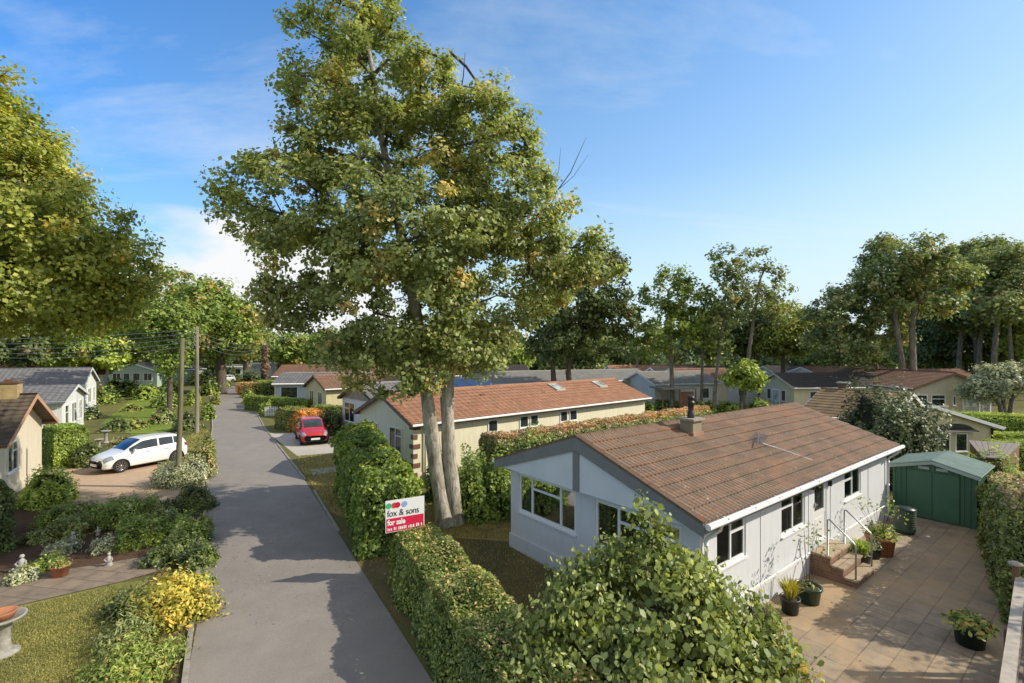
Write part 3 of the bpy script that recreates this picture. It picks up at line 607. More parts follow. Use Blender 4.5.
# ---------------------------------------------------------------- the pale grey bungalow in the foreground
def main_home():
    L, W, EV, RI = 11.8, 6.1, 2.62, 1.06
    t = empty('bungalow', (BX, BY, 0), ANG, 'pale grey bungalow with weathered brown roof, grey gable boards and a flue, beside the patio', 'bungalow'); S = smap(L, W); hw = W/2
    side = [(.62,1.85,1.32,2.3),(3.6,4.98,1.3,2.34),(5.5,6.45,.62,2.46),(7.8,9.2,1.36,2.3)]
    gab = [(W-2.7,W-.38,1.16,2.28),(W-5.7,W-3.35,1.12,2.24)]
    mb = MB()
    wall_holes(mb, S['S'], 0, L, 0, EV, side, .07); wall_holes(mb, S['G'], 0, W, 0, EV, gab, .07)
    mb.quad([(0,W,0),(L,W,0),(L,W,EV),(0,W,EV)])
    mb.quad([(L,0,0),(L,W,0),(L,W,EV),(L,hw,EV+RI),(L,0,EV)], 0, [(0,0)]*5)
    mb.quad([(0,0,EV),(0,hw,EV+RI),(0,W,EV)], 0, [(0,0)]*3)
    for x in (2.55, 5.22, 6.72, 9.9): mb.box(x-.03, x+.03, -.012, -.002, .5, EV-.05)           # cover strips over wall joints
    mb.build('wall', WALL, t)
    mb = MB(); mb.box(-.045, L+.03, -.045, -.003, 0, .47); mb.box(-.045, -.003, -.003, W+.03, 0, .42); mb.build('skirt', WALL, t)
    mb = MB(); mb.box(-.06, L+.04, -.075, -.003, .47, .52); mb.tube([(.1,-.11,.60),(5.0,-.11,.60)], .022, 8); mb.tube([(6.9,-.11,.60),(L,-.11,.60)], .022, 8)
    for x in (1.2,2.9,4.4,7.6,9.2,10.8): mb.box(x-.015, x+.015, -.11, -.003, .585, .615)
    mb.build('rail', UPVC, t)
    # gable panels
    mb = MB(); pt = lambda y, z: (-.33, y, z); bz = EV-.17
    zz = lambda y: EV + RI*(1-abs(y-hw)/hw) - .16
    mb.quad([pt(.12,bz), pt(hw-.08,bz), pt(hw-.08,zz(hw-.08)), pt(.12,zz(.0)+.1)]); mb.quad([pt(hw+.08,bz), pt(W-.12,bz), pt(W-.12,zz(W)+.1), pt(hw+.08,zz(hw+.08))])
    mb.box(-.335, -.003, .0, W, bz-.03, bz-.001); mb.quad([pt(.0,bz),pt(.121,bz),pt(.121,zz(0)+.09),pt(.0,zz(0)+.05)]); mb.quad([pt(W,bz),pt(W-.121,bz),pt(W-.121,zz(0)+.09),pt(W,zz(0)+.05)])
    mb.build('gable_panel', plain('gable_board', (.64,.66,.69), .7, var=.05, vscale=1.2), t)
    og, oe = .36, .3; k = RI/hw; ze = EV-k*oe+.07; zr = EV+RI+.07
    mb = MB(); slope(mb, -og, L+.3, -oe, ze, hw, zr, 9, .028); slope(mb, -og, L+.3, W+oe, ze, hw, zr, 9, .028); mb.build('roof', ROOF_MAIN, t)
    mb = MB()
    x = -og
    while x < L+.3:
        mb.hexa([(x,hw-.12,zr-.035),(x+.46,hw-.12,zr-.035),(x+.46,hw+.12,zr-.035),(x,hw+.12,zr-.035),(x,hw-.03,zr+.045),(x+.46,hw-.03,zr+.038),(x+.46,hw+.03,zr+.038),(x,hw+.03,zr+.045)]); x += .465
    mb.build('ridge', ROOF_MAIN, t)
    mb = MB()      # verge tiles along the near rake
    for ya, yb in ((-oe, hw), (W+oe, hw)):
        mb.hexa([(-og-.035,ya,ze-.02),(-og+.1,ya,ze-.02),(-og+.1,yb,zr-.02),(-og-.035,yb,zr-.02),(-og-.035,ya,ze+.045),(-og+.1,ya,ze+.045),(-og+.1,yb,zr+.045),(-og-.035,yb,zr+.045)])
    mb.build('verge_tiles', ROOF_MAIN, t)
    mb = MB()
    for x, d in ((-og-.002, -.028), (L+.302, .028)):
        for ya, yb in ((-oe-.02, hw), (W+oe+.02, hw)):
            dz = -.34
            mb.hexa([(x,ya,ze+dz+.08),(x+d,ya,ze+dz+.08),(x+d,yb,zr+dz),(x,yb,zr+dz),(x,ya,ze-.022),(x+d,ya,ze-.022),(x+d,yb,zr-.022),(x,yb,zr-.022)])
    mb.box(-og-.002, -.325, hw-.1, hw+.1, EV-.2, zr-.36)
    mb.box(-og+.02, L+.28, -oe-.02, -oe-.003, ze-.2, ze-.01); mb.box(-og+.02, L+.28, W+oe+.003, W+oe+.02, ze-.2, ze-.01)
    mb.box(-og+.02, L+.28, -oe, -.003, ze-.2, ze-.185)
    mb.build('fascia', FASCIA, t)
    mb = MB(); mb.tube([(-og, W+oe+.085, ze-.05), (L+.3, W+oe+.085, ze-.05)], .062, 10); mb.build('gutter', UPVC, t)
    mb = MB(); mb.tube([(-og, -oe-.085, ze-.05), (L+.3, -oe-.085, ze-.05)], .062, 10)
    for x in np.arange(.3, L, 1.1): mb.box(x-.02, x+.02, -oe-.15, -oe-.02, ze-.02, ze+.005)
    mb.build('gutter', UPVC, t)
    for x in (.12, L-.1):
        mb = MB(); mb.tube([(x,-oe-.085,ze-.1),(x,-oe-.06,ze-.2),(x,-.12,ze-.42),(x,-.07,ze-.5),(x,-.07,.15),(x,-.16,.08)], .038, 8)
        for z in (2.0, 1.2): mb.tube([(x,-.07,z),(x,-.07,z+.05)], .048, 8)
        mb.build('downpipe', UPVC, t)
    f = S['S']
    def curtain(fn, a0, a1, z0, z1):      # gathered curtain hanging inside
        mb = MB(); N = 14
        for i in range(N):
            u0, u1 = a0+(a1-a0)*i/N, a0+(a1-a0)*(i+1)/N; d0, d1 = -.2-.035*(i % 2), -.2-.035*((i+1) % 2)
            mb.quad([fn(u0,d0,z0-.05),fn(u1,d1,z0-.05),fn(u1,d1,z1+.03),fn(u0,d0,z1+.03)], 0, None, True)
        mb.build('curtain', NET, t)
    for h_ in side[:2]+side[3:]: wv_ = h_[1]-h_[0]; curtain(S['S'], h_[0]-.05, h_[0]+wv_*.2, h_[2], h_[3]); curtain(S['S'], h_[1]-wv_*.2, h_[1]+.05, h_[2], h_[3])
    for h_ in gab: wv_ = h_[1]-h_[0]; curtain(S['G'], h_[0]-.05, h_[0]+wv_*.13, h_[2], h_[3]); curtain(S['G'], h_[1]-wv_*.13, h_[1]+.05, h_[2], h_[3])
    mb = MB(); mb.quad([(.05,.05,.6),(L-.05,.05,.6),(L-.05,W-.05,.6),(.05,W-.05,.6)]); mb.quad([(.05,3.0,.6),(L,3.0,.6),(L,3.0,2.5),(.05,3.0,2.5)]); mb.quad([(4.4,.05,.6),(4.4,3,.6),(4.4,3,2.5),(4.4,.05,2.5)]); mb.quad([(.05,.05,2.5),(L,.05,2.5),(L,W-.05,2.5),(.05,W-.05,2.5)])
    mb.box(1.0,2.6,1.2,1.9,.6,1.3); mb.box(.8,1.6,4.2,5.4,.6,1.35); mb.build('interior', plain('room_surfaces', (.35,.31,.26), .9, var=.3, vscale=1), t)
    window(t, f, *side[0], [(.5,None),(.5,.34)], .06, CLEAR, fw=.065); window(t, f, *side[1], [(.5,.34),(.5,None)], .06, CLEAR, fw=.065); window(t, f, *side[3], [(.5,.36),(.5,None)], .06, CLEAR, fw=.065)
    g = S['G']
    window(t, g, *gab[0], [(.5,None),(1.15,.28),(.5,None)], .06, CLEAR, fw=.07)
    window(t, g, *gab[1], [(.6,.3),(.75,.3),(.55,None)], .06, CLEAR, fw=.07)
    # door
    mb = MB(); a0, a1, z0, z1 = side[2]; o0, o1 = -.06, -.01
    for q in ((a0,a1,z1-.06,z1),(a0,a1,z0,z0+.05),(a0,a0+.06,z0+.05,z1-.06),(a1-.06,a1,z0+.05,z1-.06)): mb.box(q[0],q[1],o0,o1,q[2],q[3],0,f)
    mb.box(a0+.062,a1-.062,-.055,-.03,z0+.052,z0+.75,0,f)
    for q in ((a0+.062,a1-.062,z0+.75,z0+.85),(a0+.062,a1-.062,z1-.16,z1-.062),(a0+.062,a0+.15,z0+.85,z1-.16),(a1-.15,a1-.062,z0+.85,z1-.16)): mb.box(q[0],q[1],-.055,-.022,q[2],q[3],0,f)
    mb.box(a0+.2,a1-.2,-.03,-.024,z0+.15,z0+.65,0,f)
    d = mb.build('door', UPVC, t)
    mb = MB(); mb.quad([f(a0+.13,-.045,z0+.83),f(a1-.13,-.045,z0+.83),f(a1-.13,-.045,z1-.14),f(a0+.13,-.045,z1-.14)]); mb.build('pane', GLASS, d)
    mb = MB(); mb.box(a0+.1,a0+.12,-.02,.03,z0+1.0,z0+1.13,0,f); mb.box(a0+.1,a0+.2,.03,.045,z0+1.06,z0+1.09,0,f); mb.build('handle', STEEL, d)
    mb = MB(); mb.box(5.2,5.29,.0,.07,2.18,2.33,0,f); mb.tube([(5.25,-.07,2.25),(5.25,-.13,2.21)],.045,8); mb.build('wall_lamp', BLACK, t); mb = MB(); mb.box(6.52,6.6,0,.08,2.05,2.2,0,f); mb.build('meter_box', BLACK, t)
    # chimney box and flue
    cx, cy = 3.65, 2.45; zb = EV+RI*(cy/hw)
    mb = MB(); mb.box(cx-.22,cx+.22,cy-.2,cy+.2,zb-.15,zb+.4); ch = mb.build('chimney', wallmat('chimney_render', (.30,.25,.17)), t)
    mb = MB(); mb.box(cx-.29,cx+.29,cy-.27,cy+.27,zb+.402,zb+.46); mb.build('coping', wallmat('chimney_coping', (.34,.31,.24)), ch)
    mb = MB(); mb.lathe([(.10,zb+.46),(.10,zb+.62),(.08,zb+.64),(.08,zb+.84),(.115,zb+.86),(.115,zb+.91),(.08,zb+.93),(.08,zb+.98),(.12,zb+1.02),(.08,zb+1.08),(0,zb+1.10)], 14, (cx,cy,0)); mb.build('flue', BLACK, ch)
    mb = MB(); mb.box(cx-.27,cx+.27,cy-.25,cy+.25,zb-.16,zb+.08); mb.build('flashing', plain('mortar_flaunching', (.36,.20,.13), .9, var=.2), ch)
    return t
main_home()
def roofz(y, EV=2.62, RI=1.06, hw=3.05): return EV + RI*(1-abs(y-hw)/hw) + .1
# fallen aerial + cable on the roof
def aerial(px_, py_):
    x, y = 5.25, 1.3; p = HL(x, y); t = empty('tv_aerial', (p[0], p[1], roofz(y)+.02), ANG+.25, 'grey television aerial lying fallen on the brown tile roof', 'aerial')
    mb = MB(); mb.tube([(-.45,-.05,.05),(.55,.1,.16)], .014, 6); mb.build('boom', STEEL, t)
    mb = MB()
    for i in range(11):
        u = -.42+.095*i; mb.tube([(u,-.17,.06+.1*(u+.42)),(u+.02,.2,.12+.1*(u+.42))], .007, 5)
    mb.build('elements', STEEL, t)
    mb = MB(); mb.tube([(.1,0,.1),(.12,-.1,-.02),(.35,-.5,-.16),(.5,-1.0,-.33),(.62,-1.38,-.46),(.65,-1.66,-.7)], .012, 5); mb.build('cable', UPVC, t)
aerial(763, 441)
# door steps
def steps():
    o = HL(5.15, -.08); t = empty('door_steps', (o[0], o[1], 0), ANG, 'brick and slab steps with metal handrails leading up to the white door', 'steps')
    slab = brickm('step_slabs', (.42,.34,.24), (.36,.29,.21), (.2,.16,.12), .75, .6, .01, 'obj')
    for i, (d0, d1, z) in enumerate(((0,.44,.6),(.44,.72,.4),(.72,1.0,.2))):
        mb = MB(); 
        Wd = 1.3; 
        for q in (((0,-d1,0),(0,-d0,0),(0,-d0,z-.05),(0,-d1,z-.05)),((0,-d1,0),(Wd,-d1,0),(Wd,-d1,z-.05),(0,-d1,z-.05)),((Wd,-d1,0),(Wd,-d0,0),(Wd,-d0,z-.05),(Wd,-d1,z-.05)),((0,-d0,0),(Wd,-d0,0),(Wd,-d0,z-.05),(0,-d0,z-.05))):
            uv = [((p[0]-p[1]), p[2]) for p in q]; mb.quad(q, 0, uv)
        s_ = mb.build('step', REDB, t)
        mb = MB(); mb.box(-.03, Wd+.03, -d1-.03, -d0-(.032 if i else 0), z-.049, z); mb.build('tread', slab, s_)
    for x in (.06, 1.24):
        mb = MB(); mb.tube([(x,-.36,.6),(x,-.36,1.5),(x,-.39,1.53),(x,-.94,1.06),(x,-.97,1.03),(x,-.97,.2)], .022, 8)
        mb.build('handrail', STEEL, t)
steps()
# plant pots by the wall
def pot(label, x, y, r, h, m, name='plant_pot', top=1.25, group=None):
    t = empty(name, (x, y, .012), 0, label, 'potted plant', group)
    mb = MB(); mb.lathe([(0,0),(r/top,0),(r*.97,h*.86),(r*1.06,h*.86),(r*1.06,h),(r*.93,h),(r*.9,h*.88)], 18); mb.build('pot', m, t)
    mb = MB(); mb.lathe([(r*.92,h*.9),(0,h*.93)], 14); mb.build('compost', SOIL, t)
    return t
def plant_part(t, parts, lm, z=0): 
    o = link('foliage', np_mesh('foliage', parts, [LM[lm], CORE, BARK]), t, (0, 0, z)); return o
def leafball(n, r, h, leaf, shape=6, v0=0, alt=0):
    d = rdir(n); d[:, 2] = np.abs(d[:, 2]); P = d*RNG.uniform(.35, 1, n)[:, None]*np.array([r, r, h])
    v = RNG.uniform(.02, .5, n)
    if alt: v = np.where(RNG.uniform(size=n) < alt, RNG.uniform(.53, 1, n), v)
    return leaf_part(P, d+np.array([0,0,.6])+RNG.normal(size=(n,3))*.4, leaf, v, 0, shape, hang=.4)
def stems(n, h, r, R_=.008, mi=2):
    a = RNG.uniform(0, 6.28, n); q = np.stack([np.cos(a)*r*RNG.uniform(.2,1,n), np.sin(a)*r*RNG.uniform(.2,1,n), h*RNG.uniform(.7,1,n)], 1)
    return tube_part(q*np.array([.15,.15,0]), q, np.full(n,R_), np.full(n,R_*.5), 4, mi), q
x, y = G(790,613); t = pot('small dark pot with spiky golden yellow grass at the bungalow corner', x, y, .2, .34, DKPOT); plant_part(t, [blades(420,.42,.30,'yellow',.009,0,.3)], 'yellow', .3)
x, y = G(808,602); t = pot('dark glossy pot with a spindly bare-stemmed plant left of the steps', x, y, .28, .38, GPOT); st, q = stems(9, 1.35, .42)
lf = [leaf_part(np.repeat(q,9,0)+RNG.normal(size=(81,3))*.12, RNG.normal(size=(81,3))+np.array([0,0,1]), .075, RNG.uniform(.1,.5,81), 0, 6)]; plant_part(t, [st]+lf+[leafball(60,.25,.15,.07)], 'olive', .34)
x, y = G(860,565); t = pot('black pot brimming with bright lime green grassy foliage beside the steps', x, y, .26, .34, DKPOT); plant_part(t, [blades(700,.34,.38,'bright',.010,0,.7), leafball(260,.33,.26,.05)], 'bright', .32)
x, y = G(873,558); t = pot('small grey-leaved plant in a dark pot behind the lime green one', x, y, .19, .3, DKPOT); plant_part(t, [leafball(240,.24,.3,.055)], 'grey', .28)
x, y = G(880.5,554); t = pot('large terracotta pot with a leafy shrub and thin stems near the water butt', x, y, .36, .52, TERRA); st, q = stems(12, .95, .6)
plant_part(t, [st, leafball(520,.52,.45,.075,6,0,.15), leaf_part(np.repeat(q,10,0)+RNG.normal(size=(120,3))*.12, RNG.normal(size=(120,3))+np.array([0,0,1]), .07, RNG.uniform(.2,.5,120), 0, 6)], 'mid', .5)
x, y = G(970,645); t = pot('broad black pot with a variegated hosta-like plant alone on the shaded patio', x, y, .27, .42, DKPOT); plant_part(t, [leafball(330,.46,.34,.11,6,0,.35)], 'mid', .34)
# water butt
x, y = G(905,533); t = empty('water_butt', (x, y, .012), ANG, 'dark green ribbed water butt at the far corner of the bungalow', 'water butt')
mb = MB(); pr = [(0,0),(.27,0),(.30,.08)]
for i in range(9): z = .12+.085*i; pr += [(.325,z),(.34,z+.02),(.34,z+.05),(.325,z+.07)]
BUTT = plain('green_water_butt', (.05,.085,.06), .5, var=.3); mb.lathe(pr+[(.33,.9)], 20); mb.build('barrel', BUTT, t); t.scale = (.84,.84,.84); mb = MB(); mb.lathe([(.345,.9),(.345,.94),(.1,.99),(0,.99)], 20); mb.build('lid', DKPOT, t)
# green metal shed
def shed():
    x, y = 15.14, 15.46; t = empty('metal_shed', (x, y, 0), ANG+R(0), 'green ribbed metal garden shed with pale green pitched roof behind the patio', 'shed')
    # local x runs away to the right, gable faces the camera side
    gm = plain('dark_green_metal', (.055,.145,.085), .55, var=.15, vscale=1.5); gr = plain('pale_green_metal', (.36,.44,.38), .55, var=.15, vscale=2)
    Wd, Dp, e, rz = 2.2, 2.3, 1.76, .28
    # front gable spans local y from 0 to Wd? build with gable at x=0
    mb = MB(); a = 0
    N = 29
    zt = lambda yy: e + rz*(1-abs(yy-Wd/2)/(Wd/2))
    for i in range(N):
        y0, y1 = Wd*i/N, Wd*(i+1)/N; o0 = 0 if i % 2 else -.02
        mb.quad([(o0,y0,0),(o0,y1,0),(o0,y1,zt(y1)),(o0,y0,zt(y0))]); 
        if i < N-1: o1 = -.02 if i % 2 else 0; mb.quad([(o0,y1,0),(o1,y1,0),(o1,y1,zt(y1)),(o0,y1,zt(y1))])
    M_ = 30
    for i in range(M_):
        x0, x1 = Dp*i/M_, Dp*(i+1)/M_; o0 = 0 if i % 2 else -.02
        mb.quad([(x0,o0,0),(x1,o0,0),(x1,o0,e),(x0,o0,e)]); mb.quad([(x1,0,0),(x1,-.02,0),(x1,-.02,e),(x1,0,e)])
    mb.quad([(0,Wd,0),(Dp,Wd,0),(Dp,Wd,e),(0,Wd,e)]); mb.quad([(Dp,0,0),(Dp,Wd,0),(Dp,Wd,e),(Dp,Wd/2,e+rz),(Dp,0,e)],0,[(0,0)]*5)
    mb.build('wall', gm, t)
    mb = MB()
    for s0, s1 in ((-.12, Wd/2), (Wd+.12, Wd/2)):
        K = 17
        for i in range(K):
            x0, x1 = -.15+(Dp+.3)*i/K, -.15+(Dp+.3)*(i+1)/K; xm = x0+(x1-x0)*.25
            za, zb = e-.02, e+rz+.03
            mb.hexa([(x0,s0,za),(x1,s0,za),(x1,s1,zb),(x0,s1,zb),(x0,s0,za+.02),(x1,s0,za+.02),(x1,s1,zb+.02),(x0,s1,zb+.02)])
            mb.hexa([(x0,s0,za+.021),(xm,s0,za+.021),(xm,s1,zb+.021),(x0,s1,zb+.021),(x0,s0,za+.045),(xm,s0,za+.045),(xm,s1,zb+.045),(x0,s1,zb+.045)])
    mb.build('roof', gr, t)
    mb = MB()
    for s0, s1 in ((-.1, Wd/2), (Wd+.1, Wd/2)):
        mb.hexa([(-.16,s0,e-.12),(-.19,s0,e-.12),(-.19,s1,e+rz-.08),(-.16,s1,e+rz-.08),(-.16,s0,e-.02),(-.19,s0,e-.02),(-.19,s1,e+rz+.02),(-.16,s1,e+rz+.02)])
    mb.build('fascia', gr, t)
    vm = plain('pale_vent', (.4,.45,.42), .5)
    for y0 in (Wd*.32, Wd*.54): mb = MB(); mb.box(-.045,-.025,y0,y0+.3,e-.02,e+.07); mb.build('vent', vm, t)
    for y0 in (.42, 1.12):
        mb = MB(); mb.box(-.05,-.024,y0,y0+.68,.06,e-.1); mb.build('door', gm, t)
    return t
shed()
# ---------------------------------------------------------------- other park homes
A42 = R(41.7)
# cream home with the orange tiled roof
x0, y0 = -4.4+.3*math.sin(A42)-.25*math.cos(A42)+.25, 20.75
t, S_ = park_home('long cream bungalow with bright terracotta roof and two rooflights, behind the trunks', -4.35, 20.95, A42, 18.2, 5.5, 2.72, 1.05, wallmat('pale_yellow_render', (.80,.75,.56)), ROOF_ORANGE,
  [('S',4.2,4.85,1.75,2.4,[(1,None)]),('S',6.35,7.0,1.75,2.4,[(1,None)]),('S',7.12,7.75,1.75,2.4,[(1,None)]),('S',9.5,10.15,1.75,2.4,[(1,None)]),('S',10.32,11.0,1.75,2.4,[(1,None)]),('G',1.0,2.2,1.1,2.3,[(1,.3),(1,None)]),('G',3.4,4.6,1.1,2.3,[(1,.3),(1,None)])], BROWNT)
for i in range(6):
    mb = MB(); z = .25+.42*i; w_ = .34 if i % 2 else .2
    mb.box(-.03, w_, -.03, -.003, z, z+.2); mb.box(-.03, -.003, -.003, w_*.9, z, z+.2)
    mb.build('quoin', BROWNT, t)
mb = MB(); mb.tube([(.55,-.34,2.55),(.55,-.08,2.35),(.55,-.08,0)],.04,8); mb.build('downpipe', UPVC, t)
def rooflight(t, x, y, eave, rise, hw, w=.62, l=.7):
    k = rise/hw; zf = lambda yy: eave+rise*(1-(hw-yy)/hw)+.06
    mb = MB(); y0, y1 = y-l/2, y+l/2
    def ring(a, b, c, d): mb.hexa([(a,c,zf(c)+.01),(b,c,zf(c)+.01),(b,d,zf(d)+.01),(a,d,zf(d)+.01),(a,c,zf(c)+.09),(b,c,zf(c)+.09),(b,d,zf(d)+.09),(a,d,zf(d)+.09)])
    ring(x,x+w,y0,y0+.07); ring(x,x+w,y1-.07,y1); ring(x,x+.07,y0+.07,y1-.07); ring(x+w-.07,x+w,y0+.07,y1-.07)
    o = mb.build('rooflight', plain('rooflight_frame', (.45,.43,.4), .5), t)
    mb = MB(); mb.quad([(x+.05,y0+.05,zf(y0+.05)+.06),(x+w-.05,y0+.05,zf(y0+.05)+.06),(x+w-.05,y1-.05,zf(y1-.05)+.06),(x+.05,y1-.05,zf(y1-.05)+.06)]); mb.build('pane', BLIND, o)
rooflight(t, 11.0, 2.0, 2.72, 1.05, 2.75, .8, .85); rooflight(t, 15.3, 2.0, 2.72, 1.05, 2.75, .8, .85)
mb = MB(); mb.box(5.1,5.35,1.7,1.95,3.3,3.52); mb.build('vent', BROWNT, t); mb = MB(); mb.box(9.6,9.85,1.5,1.75,3.2,3.4); mb.build('vent', BROWNT, t)
# white home with grey roof, gable to the lane
t_solar, _ = t, _ = park_home('white bungalow with slate roof, solar panels at its far end, beside the red car', -8.55, 30.0, A42, 10.4, 5.4, 2.65, .98, WHITE_W, ROOF_SLATE,
  [('G',.5,2.2,.95,2.3,[(1,None),(1,.3)]),('G',3.3,5.0,.95,2.3,[(1,None),(1,.3)]),('S',1.2,2.2,1.2,2.2,[(1,.3),(1,None)])], BLACK)
mb = MB(); bz = 2.62
mb.quad([(-.04,.1,bz),(-.04,5.3,bz),(-.04,2.7,3.5)],0,[(0,0)]*3); mb.box(-.05,-.003,.05,5.35,bz-.05,bz-.001); mb.build('gable_panel', plain('tan_gable_board', (.33,.27,.19), .8, var=.2), t)
park_home('small yellow bungalow with tan tiled roof and tall gable window', -16.0, 40.9, A42, 11, 5.0, 2.7, .95, YEL, ROOF_BROWN, [('G',.9,1.9,1.0,2.3,[(1,None),(1,None)]),('G',3.0,4.0,1.0,2.3,[(1,None),(1,None)])], BROWNT)
mb_, _ = park_home('white and blue bungalow with low grey roof and wide dark window', -24.4, 49.0, R(8), 9, 5.5, 2.6, .9, BLUEW, ROOF_SLATE, [('S',.5,2.2,1.0,2.2,[(1,None)]),('S',3.6,5.0,1.0,2.2,[(1,None)])], UPVC)
park_home('long bungalow with red-brown roof on the far side of the yellow one', -30.0, 60.0, R(6), 24, 6.2, 2.8, 1.2, CREAM, ROOF_BROWN, [('S',2,3.5,1.0,2.2,[(1,None)]),('S',8,9.5,1.0,2.2,[(1,None)])], BROWNT)
# homes behind the orange roof
pm = plain('solar_glass', (.018,.03,.07), .12, var=.2, vscale=2)
solar = t_solar
for i in range(4):
    mb = MB(); zf = lambda yy: 2.65+.98*(yy/2.7)+.13; xa = 5.9+i*1.18
    mb.hexa([(xa,.0,zf(0)),(xa+1.14,.0,zf(0)),(xa+1.14,2.55,zf(2.55)),(xa,2.55,zf(2.55)),(xa,.0,zf(0)+.04),(xa+1.14,.0,zf(0)+.04),(xa+1.14,2.55,zf(2.55)+.04),(xa,2.55,zf(2.55)+.04)]); mb.build('solar_panel', pm, solar)
park_home('long bungalow with pale grey felt roof behind the terracotta roof', -3.0, 45.5, R(24), 21, 6.4, 2.75, .95, CREAM, ROOF_FELT, [('S',3,4.5,1,2.2,[(1,None)]),('S',14,15.5,1,2.2,[(1,None)])], UPVC)
park_home('bungalow with plum brown roof far behind the big trunks', -7.5, 62, R(10), 10, 6, 2.8, 1.1, CREAM2, ROOF_DARK, [('S',2,3.5,1,2.2,[(1,None)])], UPVC)
park_home('bungalow with red-orange roof left of the tall bare pole', 14.0, 62.0, R(12), 12.5, 6.4, 2.7, 1.2, WHITE_W, ROOF_ORANGE, [('S',2,3.5,1,2.2,[(1,None)])], UPVC)
park_home('white gabled porch building with grey roof at the end of the clipped hedge', *G(632,401.5), R(62), 7.5, 2.6, 2.3, 1.25, WHITE_W, ROOF_SLATE, [('G',.8,1.8,1.2,2.6,[(1,.6)])], UPVC)
park_home('white bungalow with pale grey roof and a brown timber lean-to', 14.3, 47.5, R(16), 7.5, 6.0, 2.65, 1.0, WHITE_W, ROOF_FELT, [('S',5.2,6.4,1.0,2.1,[(1,None)])], UPVC)
x, y = G(655,409); t = empty('carport', (14.1, 44.6, 0), R(10), 'flat-roofed brown timber lean-to with pale roof edge', 'lean-to')
mb = MB(); mb.box(0,3.6,0,2.6,2.25,2.4); mb.build('roof', ROOF_FELT, t)
for xx in (.05, 1.8, 3.45):
    mb = MB(); mb.box(xx,xx+.1,.05,.15,0,2.245); mb.build('post', TIMBER, t)
mb = MB(); mb.box(1.9,3.4,.3,.36,0,2.0); mb.build('panel', TIMBER, t)
# cream house with arched door
t, SS = park_home('cream bungalow with a dark arched doorway between the slender trunks', *G(686,406), R(10), 6.6, 6.6, 2.7, 1.15, CREAM2, ROOF_BROWN, [('S',.5,1.35,1.25,2.15,[(1,None),(1,None)])], UPVC)
def arch(t, fn, a0, a1, zt, m, name='arched_door', frame=None, o=.03):
    mb = MB(); w = (a1-a0)/2; c_ = (a0+a1)/2; pts = [(a0,.05),(a1,.05)]+[(c_+w*math.cos(q), zt-w+w*math.sin(q)) for q in np.linspace(0,math.pi,14)]
    mb.quad([fn(p[0],o,p[1]) for p in pts], 0, [(0,0)]*len(pts)); ob = mb.build(name, m, t)
    if frame:
        mb = MB(); path = [fn(a0,o,.05)]+[fn(c_-w*math.cos(q),o,zt-w+w*math.sin(q)) for q in np.linspace(0,math.pi,14)]+[fn(a1,o,.05)]; mb.tube(path,.05,6); mb.tube([fn(a0,o,1.0),fn(a1,o,1.0)],.04,6); mb.build('frame', frame, ob)
arch(t, SS['S'], 2.35, 3.25, 2.35, GLASS, 'arched_door', UPVC)
park_home('bungalow with a dark grey roof beyond the arched doorway', 17.5, 55, R(8), 9, 6, 2.8, 1.1, WHITE_W, ROOF_DARK, [('S',2,3.2,1,2.2,[(1,None)])], UPVC)
# blue gable + cream gable group
park_home('pale blue gabled bungalow with dark brown roof, left of the cream porch', PX(774,52), 52, R(92), 12, 5.2, 2.9, .95, BLUEW, ROOF_DARK, [('G',1.2,1.9,1.0,2.2,[(1,None)]),('G',3,4,1.0,2.2,[(1,None)])], CREAM2)
t, SS = park_home('cream gabled bungalow with a glazed porch door and very dark roof', 26.5, 44.6, R(4), 10.5, 5.4, 2.55, 1.1, CREAM, ROOF_DARK, [('G',1.2,1.9,1.0,2.1,[(1,None)]),('G',3.5,4.2,1.0,2.1,[(1,None)]),('S',1.5,2.6,1.1,2.1,[(1,None)]),('S',5.5,6.6,1.1,2.1,[(1,None)])], CREAM2, oe=.3)
mb = MB(); mb.box(2.1,3.3,.0,.05,.1,2.15,0,SS['G']); o = mb.build('door', UPVC, t); mb = MB(); mb.quad([SS['G'](2.2,.055,.3),SS['G'](3.2,.055,.3),SS['G'](3.2,.055,2.0),SS['G'](2.2,.055,2.0)]); mb.build('pane', BLIND, o)
t, _ = park_home('neighbouring bungalow with lichened tan tile roof behind the grey one', 15.35, 24.95, ANG-R(90), 3.6, 6.0, 2.62, 1.05, CREAM, ROOF_MOSSY2, [('S',1,2,1.1,2.1,[(1,None)])], UPVC)
mb = MB(); mb.box(.5,.9,3.2,3.6,3.4,4.05); ch = mb.build('chimney', brickm('brown_brick', (.2,.11,.07), (.16,.09,.06), (.2,.17,.14)), t); mb = MB(); mb.box(.42,.98,3.12,3.68,4.052,4.12); mb.build('coping', STONE, ch)
park_home('bungalow with mid-brown roof and small pale gable in the far row', 36.5, 55.0, R(20), 14, 6.4, 2.8, 1.15, WHITE_W, ROOF_BROWN, [('G',2,3,1,2.2,[(1,None)])], UPVC)
park_home('dark brown roofed bungalow half hidden by the glossy dark evergreen', 37, 66, R(5), 16, 6.4, 2.7, 1.0, CREAM, ROOF_DARK, [('S',2,3,1,2.2,[(1,None)])], UPVC)
park_home('cream bungalow with hipped red-brown roof partly behind tall twin trunks', 39, 52, R(-8), 11, 6.2, 2.7, 1.1, CREAM2, ROOF_BROWN, [('S',2,3,1,2.2,[(1,None)])], UPVC)
